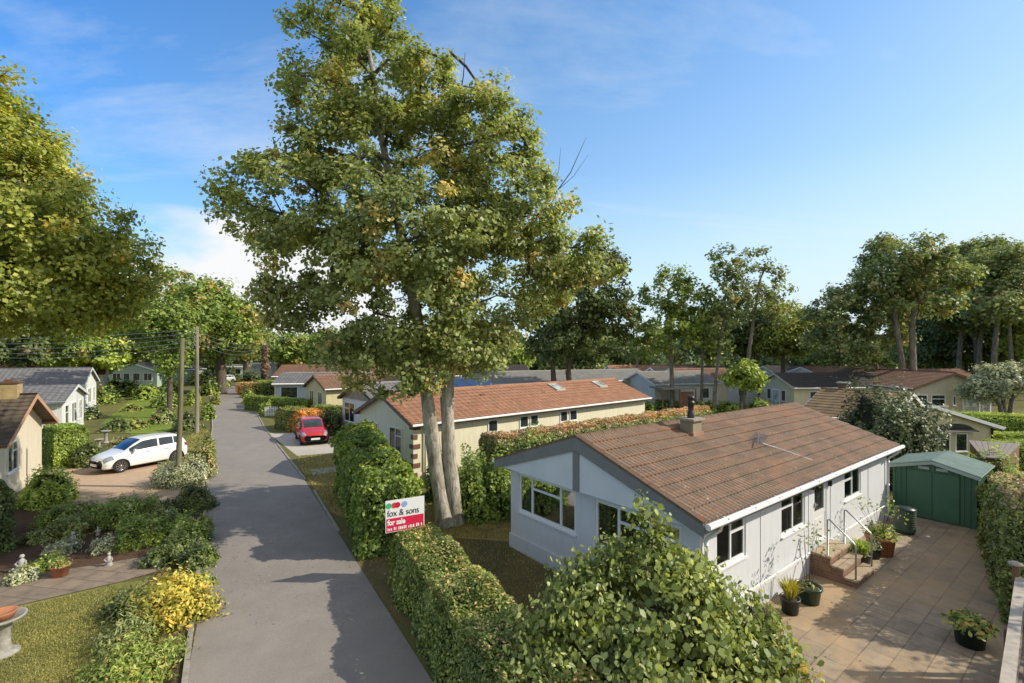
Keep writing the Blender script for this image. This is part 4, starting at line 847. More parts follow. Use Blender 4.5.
# cream home with arched window on the right
t, SS = park_home('cream bungalow with red-brown roof and a pale arched window, beside the silvery tree', 41.9, 41.5, R(90+4), 12, 7.2, 2.75, 1.2, CREAM2, ROOF_BROWN, [('G',6.0,7.0,1.2,2.1,[(1,None)]),('G',4.35,5.65,1.1,2.1,[(1,.35)]),('G',3.35,3.65,1.15,2.0,[(1,None)])], BROWNT)
arch(t, SS['G'], 1.2, 2.75, 2.3, BLIND, 'arched_window', UPVC); arch(t, SS['G'], .2, .9, 2.1, BLIND, 'side_window', UPVC)
# cream home lower down behind the shed
t, SS = park_home('cream bungalow with black-edged roof and a scalloped dark awning, behind the green shed', 26.3, 26.0, R(90+6), 5.5, 8.0, 2.75, 1.15, wallmat('buff_render', (.66,.58,.38)), ROOF_DARK, [('G',1.55,2.3,1.35,2.35,[(1,None)]),('G',2.6,3.3,1.35,2.35,[(1,None)])], UPVC, base=-.95, oe=.4)
mb = MB(); f = SS['G']
pts = [(1.2,2.45),(3.7,2.45),(3.7,2.5)]+[(2.45+1.25*math.cos(q), 2.5+.38*math.sin(q)) for q in np.linspace(0,math.pi,12)]+[(1.2,2.5)]
for o0 in (.05,): 
    mb.quad([f(p[0],.32 if p[1] < 2.52 else .05, p[1]) for p in pts], 0, [(0,0)]*len(pts)); mb.quad([f(1.2,.05,2.45),f(3.7,.05,2.45),f(3.7,.32,2.45),f(1.2,.32,2.45)])
mb.build('awning', BLACK, t)
mb = MB(); mb.tube([(-.08,.12,2.6),(-.08,.12,0)],.05,8); mb.build('downpipe', BLACK, t)
mb = MB(); mb.quad([(.5,0,0),(2,0,0),(2,2.2,0),(.5,2.2,0)]) ; mb = None
# silvered timber shed roof
def wood_shed():
    t = empty('wooden_shed', (0,0,0), 0, 'small shed with silvered plank roof between the green shed and hedge', 'shed'); P = [G(968,442,1.95), G(1021,445.5,1.95), G(1004,460,1.8), G(982,458,1.8)]
    a, b_, c_, d = [Vector((*P[0],1.98)), Vector((*P[1],1.98)), Vector((*P[2],1.8)), Vector((*P[3],1.8))]
    mb = MB(); N = 8
    for i in range(N):
        u0, u1 = i/N+.004, (i+1)/N-.004; p = a.lerp(b_,u0); q = a.lerp(b_,u1); r_ = d.lerp(c_,u1); s_ = d.lerp(c_,u0); up = Vector((0,0,.05))
        mb.hexa([p,q,r_,s_,p+up,q+up,r_+up,s_+up])
    mb.build('roof', OLDWOOD, t)
    mb = MB(); k = .93; ctr = (a+b_+c_+d)/4; w = [ctr+(v-ctr)*k for v in (a,b_,c_,d)]; mb.hexa([Vector((v.x,v.y,0)) for v in w]+[Vector((v.x,v.y,v.z-.06)) for v in w]); mb.build('wall', TIMBER, t)
wood_shed()
# left of the lane
A31 = R(33)
def lanehome(label, corner, W, L, roofm, wallm, wins, eave=2.7, rise=1.15, trim=None, ang=A31, **k):
    # corner = right-hand near corner of the road-facing gable; home runs away to the left
    x, y = corner; ox, oy = x + W*(-math.sin(ang)), y + W*math.cos(ang)
    return park_home(label, ox, oy, ang+math.pi, L, W, eave, rise, wallm, roofm, wins, trim, **k)
t, _ = lanehome('cream cottage-like bungalow with mossy brown roof and buff brick chimney at the left edge', (-19.0, 17.4), 6.2, 10, ROOF_MOSS, CREAM2, [('G',3.6,4.8,1.0,2.2,[(1,.3),(1,None)])], 2.6, 1.35, plain('peach_fascia', (.50,.29,.17), .7), og=.5, oe=.45, base=0, gut=BROWNT)
mb = MB(); 
bx0, bx1, by0, by1, cz0, cz1 = .02, .72, 2.75, 3.45, 3.0, 4.5
for q in (((bx0,by0),(bx1,by0)),((bx1,by0),(bx1,by1)),((bx1,by1),(bx0,by1)),((bx0,by1),(bx0,by0))):
    (xa,ya),(xb,yb) = q; l = math.hypot(xb-xa,yb-ya); mb.quad([(xa,ya,cz0),(xb,yb,cz0),(xb,yb,cz1),(xa,ya,cz1)],0,[(0,0),(l,0),(l,cz1-cz0),(0,cz1-cz0)])
ch = mb.build('chimney', BUFF, t); mb = MB(); mb.box(bx0-.05,bx1+.05,by0-.05,by1+.05,cz1+.002,cz1+.07); mb.box(bx0+.2,bx0+.45,by0+.2,by0+.45,cz1+.072,cz1+.16); mb.build('coping', BROWNT, ch)
lanehome('white bungalow with grey tiled roof and tall gable windows behind the square green bush', (-28.9, 30.5), 6.6, 15, ROOF_SLATE, WHITE_W, [('G',.7,1.7,.9,2.3,[(1,.35),(1,None)]),('G',2.6,4.0,.9,2.3,[(1,.35),(1,None)]),('G',4.9,5.9,.9,2.3,[(1,.35)]),('N',1,2,1,2.2,[(1,None)])], rise=.78)
lanehome('second white bungalow with a broad slate roof, just beyond the first', (-39.0, 43.0), 7.2, 22, ROOF_SLATE, WHITE_W, [('G',.9,1.9,.9,2.3,[(1,.35),(1,None)]),('G',2.9,4.3,.9,2.3,[(1,None),(1,.35)])], 2.9, 1.35)
lanehome('small white home with terracotta gable trim in the far left row', (-50.8, 59.0), 5.0, 12, ROOF_ORANGE, WHITE_W, [('G',1,2,1,2.3,[(1,None)])], 3.1, 1.3)
lanehome('low dark-roofed home far left under the wires', (-68, 78.0), 6.4, 20, ROOF_SLATE, WHITE_W, [('G',1,2,1,2.3,[(1,None)])], 2.9, 1.1)
t, SS = park_home('sage green bungalow with white windows and dark roof facing the camera', *G(158,410)[:2] if False else (PX(157,79), 79), R(90), 12, 8.0, 2.7, 1.25, SAGE, ROOF_DARK, [('G',.8,2.2,1.0,2.3,[(1,None),(1,None)]),('G',2.8,4.0,1.0,2.3,[(1,None)]),('G',4.5,5.6,.3,2.3,[(1,None)]),('G',6.0,7.4,1.0,2.3,[(1,None),(1,None)])], plain('mint_trim', (.55,.68,.58), .5))
park_home('small white cabin with flat grey roof at the far end of the lane', PX(221,104), 104, R(4), 5.2, 4.5, 2.6, .35, plain('bright_white_boards', (.8,.8,.8), .6, var=.03), ROOF_FELT, [('S',1.2,1.8,1.0,2.1,[(1,None)]),('S',3.0,4.2,.5,2.1,[(1,None)])], UPVC)
park_home('grey-roofed home past the far green lawn', PX(246,112), 112, R(0), 6, 4.5, 2.5, .6, WHITE_W, ROOF_SLATE, [('S',1,2,1,2,[(1,None)])], UPVC)

# ---------------------------------------------------------------- cars
def car_body(label, x, y, heading, paint, L=3.94, Wd=1.70, Hh=1.50, name='hatchback_car', group=None, plate=None, detail=True):
    t = empty(name, (x, y, .014), heading, label, 'car', group)
    k = L/3.94; hw = Wd/2
    # stations: x, zbottom, zbelt, zroof, halfwidth, roof halfwidth
    ST = np.array([(-1.97,.42,.78,.80,.60,.50),(-1.93,.30,.86,.92,.74,.58),(-1.80,.24,.93,1.10,.81,.60),(-1.60,.22,.96,1.36,.84,.60),(-1.30,.20,.965,1.455,.85,.60),(-.8,.19,.95,1.49,.85,.61),(-.2,.19,.93,1.50,.85,.61),(.25,.19,.905,1.46,.85,.59),(.62,.19,.885,1.27,.85,.60),(.95,.19,.87,1.03,.85,.64),(1.12,.20,.84,.93,.85,.66),(1.4,.20,.78,.865,.845,.6),(1.65,.21,.74,.82,.82,.54),(1.83,.22,.69,.755,.78,.5),(1.93,.24,.63,.68,.71,.46),(1.97,.28,.55,.60,.64,.42)])
    ST[:, 0] *= k; ST[:, 4:] *= hw/.85; ST[:, 1:4] *= Hh/1.50
    NU = 110; u = np.linspace(ST[0,0], ST[-1,0], NU); I = [np.interp(u, ST[:,0], ST[:,j]) for j in range(1, 6)]
    ker = np.array([.25,.5,.25]); 
    for j in range(5):
        for _ in range(3): I[j][1:-1] = np.convolve(I[j], ker, 'valid')
    zb, zs, zr, w, wr = I
    sec = []  # half section param
    for i in range(NU):
        mid = (zb[i]+zs[i])/2
        g = min(1, max(0, (zr[i]-zs[i]-.08)/.3))
        pts = np.array([(0,zb[i]),(w[i]*.8,zb[i]),(w[i]*.95,zb[i]+.05),(w[i]*.985,zb[i]+.18),(w[i],mid),(w[i]*.985,zs[i]-.06),(w[i]*.95,zs[i]),(w[i]*.92*(g)+w[i]*.88*(1-g),zs[i]+.03),(wr[i]+.05*g,zr[i]-.07*g-.01),(wr[i]*.86,zr[i]-.012),(wr[i]*.5,zr[i]+.008),(0,zr[i]+.015)])
        s_ = np.array([0,1,1.3,2,3,4,4.4,4.8,7.5,8.2,9,10]); q = np.linspace(0, 10, 61); sec.append(np.stack([np.interp(q, s_, pts[:,0]), np.interp(q, s_, pts[:,1])], 1))
    sec = np.array(sec); M_ = sec.shape[1]
    full = np.concatenate([sec, (sec[:, ::-1]*np.array([-1,1]))[:, 1:]], 1); MM = full.shape[1]
    V = np.zeros((NU, MM, 3)); V[..., 0] = u[:, None]; V[..., 1] = full[..., 0]; V[..., 2] = full[..., 1]
    # round the nose and tail in plan
    for end, sgn in ((u[-1], 1), (u[0], -1)):
        dd = np.clip(1-np.abs(V[...,0]-end)/(.5), 0, 1); V[...,0] -= sgn*dd*.14*(np.abs(V[...,1])/hw)**2
    q = lambda i, j: np.array([i*MM+j, (i+1)*MM+j, (i+1)*MM+j+1, i*MM+j+1])
    groups = {n: [] for n in ('body','windscreen','rear_window','side_window_l','side_window_r','headlight_l','headlight_r','tail_light_l','tail_light_r','grille','sill')}
    qs = np.linspace(0, 10, 61); wx = (1.22*k, -1.24*k)
    for i in range(NU-1):
        for j in range(MM-1):
            c_ = (V[i,j]+V[i+1,j]+V[i+1,j+1]+V[i,j+1])/4; X, Y, Z = c_; jj = j if j < M_-1 else MM-2-j; sp = (qs[min(jj, 59)]+qs[min(jj+1, 60)])/2; xx = X/k; g = 'body'
            if sp < 5.2 and Z < .68 and any((X-wxx)**2+(Z-.31)**2 < .335**2 for wxx in wx) and abs(Y) > .3: continue
            side = '_l' if Y > 0 else '_r'
            if 4.95 < sp < 7.35 and -1.45 < xx < .86 and zr[i]-zs[i] > .2:
                if abs(xx+.42) > .035 and abs(xx+1.12) > .02: g = 'side_window'+side
            if sp > 8.0 and .30 < xx < .98: g = 'windscreen'
            if sp > 8.0 and -1.82 < xx < -1.50: g = 'rear_window'
            if 1.52 < xx < 1.86 and abs(Y) > .40*hw/.85 and 3.9 < sp < 6.6: g = 'headlight'+side
            if xx < -1.62 and abs(Y) > .5*hw/.85 and 3.9 < sp < 5.2: g = 'tail_light'+side
            if xx > 1.86 and abs(Y) < .56*hw/.85 and .26 < Z < .62 and not (.42 < Z < .50): g = 'grille'
            if sp < 1.0: g = 'sill'
            groups[g].append(q(i, j))
    mats_ = {'body': paint, 'windscreen': CARGLASS, 'rear_window': CARGLASS, 'side_window_l': CARGLASS, 'side_window_r': CARGLASS, 'headlight_l': LAMPG, 'headlight_r': LAMPG, 'tail_light_l': REDL, 'tail_light_r': REDL, 'grille': BLACK, 'sill': BLACK}
    for g, fs in groups.items():
        if not fs: continue
        fs = np.array(fs); used, inv = np.unique(fs, return_inverse=True); VV = V.reshape(-1, 3)[used]
        nm = g[:-2] if g[-2:] in ('_l','_r') else g
        link(nm, np_mesh(nm, [(VV, inv.reshape(fs.shape), .3, 0)], [mats_[g]], True), t)
    for wxx in wx:
        for sgn in (-1, 1):
            mb = MB(); yo = sgn*(hw-.02); r = .315
            mb.lathe([(.21,-.09),(r-.03,-.1),(r,-.07),(r,.07),(r-.03,.1),(.21,.09)], 28, (0,0,0), 0, 'y'); wh = empty('wheel', (wxx, yo-sgn*.09, r)); wh.parent = t
            mb.build('tyre', TYRE, wh)
            mb = MB(); mb.lathe([(.22,-.08),(.225,.0),(.22,.085*sgn),(.195,.09*sgn),(.19,.03*sgn)], 28, (0,0,0), 0, 'y')
            for a in range(10):
                q0 = a*math.pi/5; mb.hexa([(math.cos(q0+dd)*rr_, yy, math.sin(q0+dd)*rr_) for yy in (.045*sgn, .08*sgn) for dd, rr_ in ((-.28,.05),(.28,.05),(.1,.2),(-.1,.2))])
            mb.lathe([(.06,.05*sgn),(.055,.088*sgn),(0,.09*sgn)], 14, (0,0,0), 0, 'y'); mb.build('rim', RIM, wh)
            mb = MB(); mb.lathe([(.0,-.04*sgn),(.2,-.04*sgn)], 20, (0,0,0), 0, 'y'); mb.build('brake_disc', BLACK, wh)
            mb = MB(); n_ = 18; pth = [(wxx+math.cos(a_)*.335, sgn*(hw+.0-.012*abs(math.sin(a_))), .31+math.sin(a_)*.335) for a_ in np.linspace(-.25, math.pi+.25, n_)]; mb.tube(pth, .024, 6); mb.build('wheel_arch', BLACK if detail else paint, t)
    mb = MB(); mb.box(-1.7*k,1.7*k,-hw*.7,hw*.7,.2,.5); mb.build('underbody', BLACK, t)
    for sgn in (-1, 1):
        mb = MB(); mb.lathe([(0,-.09),(.05,-.08),(.07,-.02),(.07,.04),(.045,.09),(0,.1)], 12, (.70*k, sgn*(hw+.09), .98), 0, 'y'); m_ = mb.build('mirror', paint, t)
        mb = MB(); mb.tube([(.72*k, sgn*(hw-.08), .93),(.70*k, sgn*(hw+.04), .95)], .022, 6); mb.build('arm', BLACK, m_)
        for hx in (-.75, .05):
            mb = MB(); mb.tube([(hx*k-.08, sgn*(hw+.012), .83),(hx*k+.08, sgn*(hw+.012), .83)], .014, 6); mb.build('door_handle', paint, t)
    px_ = V[-1, :, 0].max()
    mb = MB(); mb.box(px_-.02, px_+.022, -.26, .26, .36, .47); mb.build('number_plate', UPVC, t)
    mb = MB(); xb = -1.97*k; mb.box(xb-.03, xb+.03, -.26, .26, .5, .61); mb.build('number_plate', plain('yellow_plate', (.7,.5,.05), .5), t)
    for sgn in (-1, 1):
        mb = MB(); mb.lathe([(0,0),(.055,0),(.06,.02)], 12, (1.80*k, sgn*.56*hw/.85, .33), 0, 'y'); mb.build('fog_lamp', BLACK, t)
    return t
def paintm(name, c):
    m, nt, b, o = mat(name); n = noise(nt, coord(nt), 1.2, 3); r = ramp(nt, [(.3, tuple(x*.94 for x in c)), (.7, c)], n.outputs[0]); nt.links.new(r.outputs[0], b.inputs['Base Color'])
    b.inputs['Roughness'].default_value = .28; b.inputs['Coat Weight'].default_value = .6; b.inputs['Coat Roughness'].default_value = .04; return m
LAMPG = plain('lamp_glass', (.35,.37,.4), .08, .3, var=.5, vscale=12); REDL = plain('red_lamp', (.3,.01,.01), .15); TYRE = plain('tyre_rubber', (.018,.018,.018), .8); RIM = plain('alloy', (.38,.38,.4), .25, .8)
# front axle near wheel at (-18.75,22.8), heading
hd = math.atan2(-.89, -.45); f_ = Vector((math.cos(hd), math.sin(hd))); lf = Vector((-f_.y, f_.x))
c_ = Vector((-18.75, 22.8)) - f_*1.22 - lf*.83
car_body('white five-door hatchback parked on the tan gravel driveway', c_.x, c_.y, hd, paintm('white_paint', (.82,.82,.82)))
hd = math.atan2(-.855, .50)
car_body('small red hatchback facing the camera on the concrete pad', -13.1, 31.0, hd, paintm('red_paint', (.50,.015,.012)), 3.78, 1.66, 1.50)
car_body('silver car parked at the far bend of the lane', PX(223.5,90), 90, R(-120), paintm('silver_paint', (.5,.5,.5)), 4.0, 1.75, 1.45)
car_body('pale grey car parked beyond the far lawn', PX(251,110), 110, R(-75), paintm('grey_paint', (.45,.46,.48)), 4.2, 1.8, 1.6)

# ---------------------------------------------------------------- for sale board
def board():
    x, y = -2.72, 12.1; a = math.atan2(.47, .88); t = empty('for_sale_board', (x, y, 0), a, 'white and red estate agent for sale board standing in the clipped hedge', 'for sale sign')
    w, h, zb = 1.0, .80, 1.27
    mb = MB(); mb.box(-.04, .04, .012, .09, 0, zb+h-.05); mb.build('post', woodmat('sign_post', (.35,.25,.15), (.45,.34,.22)), t)
    mb = MB(); mb.box(-w/2, w/2, -.008, .01, zb, zb+h); mb.build('board', plain('white_board', (.8,.8,.8), .5, var=.02), t)
    mb = MB(); mb.quad([(-w/2+.02,-.012,zb+.015),(w/2-.02,-.012,zb+.015),(w/2-.02,-.012,zb+.35),(-w/2+.02,-.012,zb+.35)]); mb.build('red_panel', plain('crimson_print', (.65,.015,.07), .5, var=.03), t)
    def txt(s, name, size, x, z, m, bold=0, sx=1):
        cu = bpy.data.curves.new(name, 'FONT'); cu.body = s; cu.size = size; cu.offset = bold; cu.resolution_u = 3; cu.space_character = .95
        tmp = bpy.data.objects.new(name, cu); COL.objects.link(tmp); bpy.context.view_layer.update()
        me = bpy.data.meshes.new_from_object(tmp.evaluated_get(bpy.context.evaluated_depsgraph_get())); bpy.data.objects.remove(tmp)
        me.materials.clear(); me.materials.append(m)
        o = link(name, me, t, (x, -.016, z)); o.rotation_euler = (R(90), 0, 0); o.scale = (sx, 1, 1); return o
    navy = plain('dark_ink', (.03,.03,.045), .5, var=.01); wh = plain('white_ink', (.85,.85,.85), .5, var=.01)
    txt('fox & sons', 'agent_name', .235, -w/2+.04, zb+.40, navy, .0, .86); txt('for sale', 'for_sale_text', .19, -w/2+.045, zb+.185, wh, .006, .85)
    mb = MB(); xx = -w/2+.05; rs = random.Random(3)      # the last row is too small to read in the photo: strokes only
    while xx < w/2-.08:
        q = rs.uniform(.018, .034); hh_ = rs.uniform(.055, .085); mb.quad([(xx,-.016,zb+.045),(xx+q,-.016,zb+.045),(xx+q,-.016,zb+.045+hh_),(xx,-.016,zb+.045+hh_)]); xx += q + (rs.uniform(.012,.02) if rs.random() < .85 else .05)
    mb.build('small_print', wh, t)
    for i, (cx, c_) in enumerate(((-.42,(.05,.45,.2)),(-.28,(.6,.05,.06)),(-.20,(.5,.01,.04)),(-.02,(.25,.4,.75)))):
        mb = MB(); mb.quad([(cx+.072*math.cos(q), -.013-.001*i, zb+.67+.072*math.sin(q)) for q in np.linspace(0, 2*math.pi, 18, endpoint=False)], 0, [(0,0)]*18); mb.build('coloured_dot', plain('dot_ink', c_, .5, var=.02), t)
board()

# ---------------------------------------------------------------- poles and wires
def wpole(label, x, y, h, r, m, lean=(0,0), bars=True):
    t = empty('telegraph_pole', (x, y, 0), 0, label, 'telegraph pole')
    mb = MB(); mb.tube([(0,0,0),(lean[0]*.3,lean[1]*.3,h*.33),(lean[0]*.66,lean[1]*.66,h*.66),(lean[0],lean[1],h)], [r,r*.93,r*.85,r*.74], 12); mb.build('pole', m, t)
    if bars:
        mb = MB()
        for k in range(5): mb.tube([(lean[0]+.0,lean[1]-r,h-.2-.28*k),(lean[0]+.0,lean[1]-r-.12,h-.2-.28*k),(lean[0],lean[1]-r-.13,h-.1-.28*k)], .02, 5)
        mb.build('insulator', STEEL, t)
        for s_ in (-1, 1):
            pass
    return (x+lean[0], y+lean[1], h)
p1 = wpole('nearer mossy wooden pole leaning slightly, rising from a dark bush', *G(178,487), 6.4, .11, MOSSW, (.12,.1), False)
p2 = wpole('pale tall telegraph pole carrying the overhead wires beside the lane', *G(197,434), 7.6, .135, POLEW, (0,0))
x, y = PX(265,76), 76
p3 = wpole('short far pole wrapped in brown dead creeper', x, y, 7.9, .2, POLEW, (0,0))
n = 2600; z = RNG.uniform(0, 7.0, n); a = RNG.uniform(0, 6.28, n); rr_ = (.75 - .07*z)*RNG.uniform(.5, 1.25, n)*(1+.3*np.sin(z*2.3)); P = np.stack([np.cos(a)*rr_, np.sin(a)*rr_, z], 1)
o = link('creeper', np_mesh('creeper', [leaf_part(P, P*np.array([1,1,0])+RNG.normal(size=(n,3))*.4, .3, np.where(z > 2.2, RNG.uniform(.1,.5,n), RNG.uniform(0,.2,n)))], [LM['dead']])); o.location = (x, y, 0); tag(o, 'brown dead creeper clinging around the far pole', 'creeper')
o = wpole('thin bare pole standing behind the white gabled porch building', PX(637,64), 64, 9.0, .14, POLEW, (0,0), False)
o = wpole('dark thin pole between far tree trunks left of the evergreen', PX(428,70), 70, 6.5, .13, POLEW, (0,0), False)
def wire(label, a, b, sag, r=.014):
    mb = MB(); a = Vector(a); b = Vector(b); N = 18; pts = []
    for i in range(N+1): u = i/N; p = a.lerp(b, u); p.z -= sag*4*u*(1-u); pts.append(p)
    mb.tube(pts, r, 4); o = mb.build('overhead_wire', STEEL); tag(o, label, 'wire', 'overhead wires')
ords = ['topmost', 'second', 'third', 'fourth', 'lowest']
for i in range(5):
    wire(ords[i]+' of the five wires running left from the tall pale pole', (p2[0], p2[1]-.2, p2[2]-.2-.28*i), (-62, 42+1.5*i, 7.8-.35*i), .75+.08*i)
for i in range(4):
    wire(ords[i]+' of the wires running from the tall pale pole to the creeper-covered far pole', (p2[0], p2[1]-.2, p2[2]-.25-.28*i), (p3[0], p3[1]-.2, p3[2]-.2-.3*i), .9+.1*i)

# ---------------------------------------------------------------- garden ornaments
def birdbath(label, x, y, h=.75, r=.3, bowl=False):
    t = empty('bird_bath', (x, y, 0), 0, label, 'bird bath')
    mb = MB(); mb.lathe([(0,0),(r*.7,0),(r*.72,.06),(r*.45,.1),(r*.34,.16),(r*.30,h*.5),(r*.34,h*.74),(r*.45,h*.84),(r*.5,h*.86)], 18); mb.build('pedestal', STONE, t)
    mb = MB(); mb.lathe([(r*.5,h*.86),(r*.95,h*.93),(r,h),(r*.9,h),(r*.8,h*.95),(0,h*.92)], 20); mb.build('basin', STONE, t)
    return t
x, y = G(3,655); birdbath('stone bird bath at the bottom left holding a terracotta saucer', x, y, .74, .34)
t = empty('saucer', (x-.03, y, .70), 0, 'terracotta bowl resting on the stone bird bath', 'bowl'); mb = MB(); mb.lathe([(0,0),(.17,0),(.22,.11),(.23,.13),(.21,.13),(.18,.09),(0,.08)], 20); mb.build('bowl', TERRA, t)
birdbath('tall stone bird bath on the grass behind the white car', *G(106,443), .8, .28); birdbath('shorter stone urn stand in front of the tall bird bath by the car', *G(99,449), .6, .24)
def statue(label, x, y, h, pose=0):
    t = empty('garden_statue', (x, y, 0), random.uniform(0, 1), label, 'statue'); s_ = h/.5
    mb = MB(); mb.box(-.09*s_,.09*s_,-.09*s_,.09*s_,0,.05*s_); mb.build('plinth', WSTONE, t)
    mb = MB(); mb.lathe([(.085*s_,.05*s_),(.1*s_,.1*s_),(.075*s_,.2*s_),(.085*s_,.3*s_),(.06*s_,.36*s_),(.03*s_,.385*s_),(.028*s_,.4*s_),(.055*s_,.43*s_),(.058*s_,.46*s_),(.04*s_,.5*s_),(0,.51*s_)], 14)
    mb.tube([(.08*s_,0,.32*s_),(.13*s_,-.05*s_,.24*s_),(.06*s_,-.1*s_,.2*s_)],[.028*s_,.024*s_,.02*s_],8); mb.tube([(-.08*s_,0,.32*s_),(-.13*s_,-.05*s_,.25*s_),(-.04*s_,-.1*s_,.22*s_)],[.028*s_,.024*s_,.02*s_],8)
    mb.build('figure', WSTONE, t)
statue('white stone figure standing mid-bed behind a potted plant', *G(73,546), .42); statue('small white curled animal-like ornament on the bed edge', *G(109,566), .36); statue('pale pointed statue at the left end of the flower bed', *G(22,572), .46)
statue('white bird-like ornament among dark plants near the lane', *G(157,527), .25); statue('pair-like pale ornament beside the red flowers near the lane', *G(182,526), .3); statue('small round pale ornament half hidden in the bed centre', *G(98,535), .26)
def gpot(label, x, y, r, h, lm, m=TERRA):
    t = pot(label, x, y, r, h, m, 'flower_pot'); plant_part(t, [leafball(260, r*1.5, r*1.3, .05, 4, 0, .2)], lm, h*.9)
gpot('terracotta pot of green and white bedding plants on the bed edge', *G(60,576), .2, .28, 'mid'); gpot('low green glazed bowl in front of the pointed statue', *G(27,578), .2, .16, 'mid', GPOT); gpot('red glazed pot near the lane with pale ornament beside', *G(186,537), .16, .26, 'dark', plain('red_glaze', (.35,.03,.05), .4))
x, y = G(82,535); gpot('brown clay pot among the plants in the middle of the bed', x, y, .17, .28, 'olive')
# fence and post at the lower right
def fence():
    a = Vector((5.55, 5.35, 0)); b = Vector((9.0, 8.4, 0)); d = (b-a); L = d.length; ang = math.atan2(d.y, d.x)
    t = empty('timber_fence', a, ang, 'brown timber fence with pale top rail at the lower right corner', 'fence')
    mb = MB(); 
    for i in range(int(L/.13)): mb.box(i*.13, i*.13+.118, .0, .02, .05, 1.72)
    mb.build('boards', TIMBER, t); mb = MB(); mb.box(-.05, L+.05, -.06, .07, 1.74, 1.80); mb.build('rail', CAPT, t)
    mb = MB(); mb.box(0, L, -.045, -.002, 1.2, 1.29); mb.box(0, L, -.045, -.002, .4, .49); mb.build('crossbar', OLDWOOD, t)
    for x in (-.05, L*.5, L):
        mb = MB(); mb.box(x, x+.09, .022, .11, 0, 1.735 if x < L else 2.0); mb.build('post', TIMBER, t)
        if x == L: mb = MB(); mb.lathe([(0,2.001),(.1,2.001),(.1,2.03),(.04,2.06),(0,2.07)], 12, (x+.045,.065,0)); mb.build('post_cap', CAPT, t)
fence()
# low white gate at the hedge on the right of the lane
x, y = G(258,417); t = empty('garden_gate', (x+.6, y, 0), R(12), 'low white picket gate between the hedges right of the lane', 'gate')
mb = MB()
for i in range(8): mb.box(i*.14, i*.14+.07, 0, .02, .08, .95-.05*abs(i-3.5)/3.5)
mb.build('pickets', UPVC, t); mb = MB(); mb.box(0,1.06,.021,.05,.25,.32); mb.box(0,1.06,.021,.05,.7,.77); mb.build('rail', UPVC, t)
# ---------------------------------------------------------------- big trees
def T(label, D, trunks, crown, nc, lpc, cr, leaf, lm, bark=BARK, **k):
    """trunks: list of [(px,py_or_None,radius)...] ; crown: (px,py,rx_px,rz_px,depth offset m, ry factor)"""
    cat = k.pop('cat', 'tree'); name = k.pop('name', 'deciduous_tree')
    tr = []
    for t_ in trunks:
        tr.append([(PX(a, D+ (q[0] if q else 0)), D+(q[0] if q else 0), 0.0 if b is None else PZ(b, D), r) for (a, b, r, *q) in t_])
    E = []
    for c_ in crown:
        px, py, rx, rz = c_[:4]; dy = c_[4] if len(c_) > 4 else 0; fy = c_[5] if len(c_) > 5 else 1.0; DD = D+dy
        E.append((PX(px, DD), DD, PZ(py, DD), rx*DD/F, rx*DD/F*fy, rz*DD/F))
    return tree(name, label, cat, tr, E, nc, lpc, cr, leaf, LMK(lm), bark, **k)
LMK = lambda n: n
# the big sycamore: two pale stems from one root
D0 = 15.9
syc = [(378,85,56,72,0,.9),(352,22,48,42,.5,1),(292,205,72,50,-.5,.9),(240,178,30,26,0,1),(395,190,95,90,.5,1.0),(490,150,58,62,0,1),(520,205,55,50,-.8,1),(560,250,46,32,0,1),(500,270,85,60,1.2,1),(320,270,66,48,-.8,1),(400,300,78,48,-1.2,.9),(300,305,40,28,0,1),(365,345,42,26,-1.4,1),(455,330,60,36,1,1),(425,80,36,60,0,1),(293,62,15,50,0,1),(320,110,40,50,.4,1),(400,380,22,22,-1.2,1),(595,262,26,26,0,1),(350,372,16,14,-1.2,1),(435,362,34,30,-1.2,1),(385,372,26,26,-1.0,1),(470,350,40,30,-.6,1),(420,240,90,60,-1.5,.8),(330,140,40,60,-.5,1)]
dd_ = lambda pts: [(PX(a, D0), D0+.4, PZ(b, D0), r) for a, b, r in pts]
T('huge sycamore with twin pale mottled trunks rising beside the for sale board', D0,
  [[(445,None,.34),(443,512,.27),(436,470,.235),(430,420,.22),(424,375,.20),(414,300,.19),(398,220,.15),(380,130,.10),(368,40,.06),(362,-10,.03)],
   [(456,None,.32,.15),(455,515,.26,.15),(449,460,.23,.2),(447,400,.22,.25),(449,340,.20,.3),(458,270,.18,.4),(470,200,.13,.5),(482,120,.07,.5),(488,90,.03,.5)]],
  syc, 1100, 112, .47, .13, 'syc', PALE, alt=.06, brbark=BARK, rt=.0100, shell=.35, step=.55, flat=.72, name='sycamore_tree',
  dead=[dd_([(515,245,.035),(545,205,.024),(572,168,.016),(588,132,.006)]), dd_([(552,195,.016),(560,165,.010),(562,142,.004)]), dd_([(560,185,.014),(575,172,.009),(590,150,.004)]), dd_([(455,110,.03),(462,70,.02),(464,45,.008)]), dd_([(300,90,.03),(285,70,.02),(278,62,.008)]), dd_([(530,170,.016),(540,155,.010),(545,138,.004)])])
# leaf litter clump at the root
# left edge big tree
Dl = 17.0
T('broad golden-green tree overhanging from the left edge above the cottage', Dl, [[(-110,None,.42),(-105,430,.36),(-90,330,.3),(-70,240,.22),(-60,160,.12)]],
  [(10,205,75,80,0,1),(-40,170,80,90,1,1),(60,230,62,58,-.5,1),(110,262,42,42,0,1),(30,290,80,48,-1,1),(85,295,44,30,0,1),(-60,270,90,70,0,1),(10,150,40,42,0,1),(-20,60,34,38,0,1),(-80,110,70,70,0,1)],
  900, 130, .62, .135, 'left', BARK, alt=.05, shell=.3, step=.7)
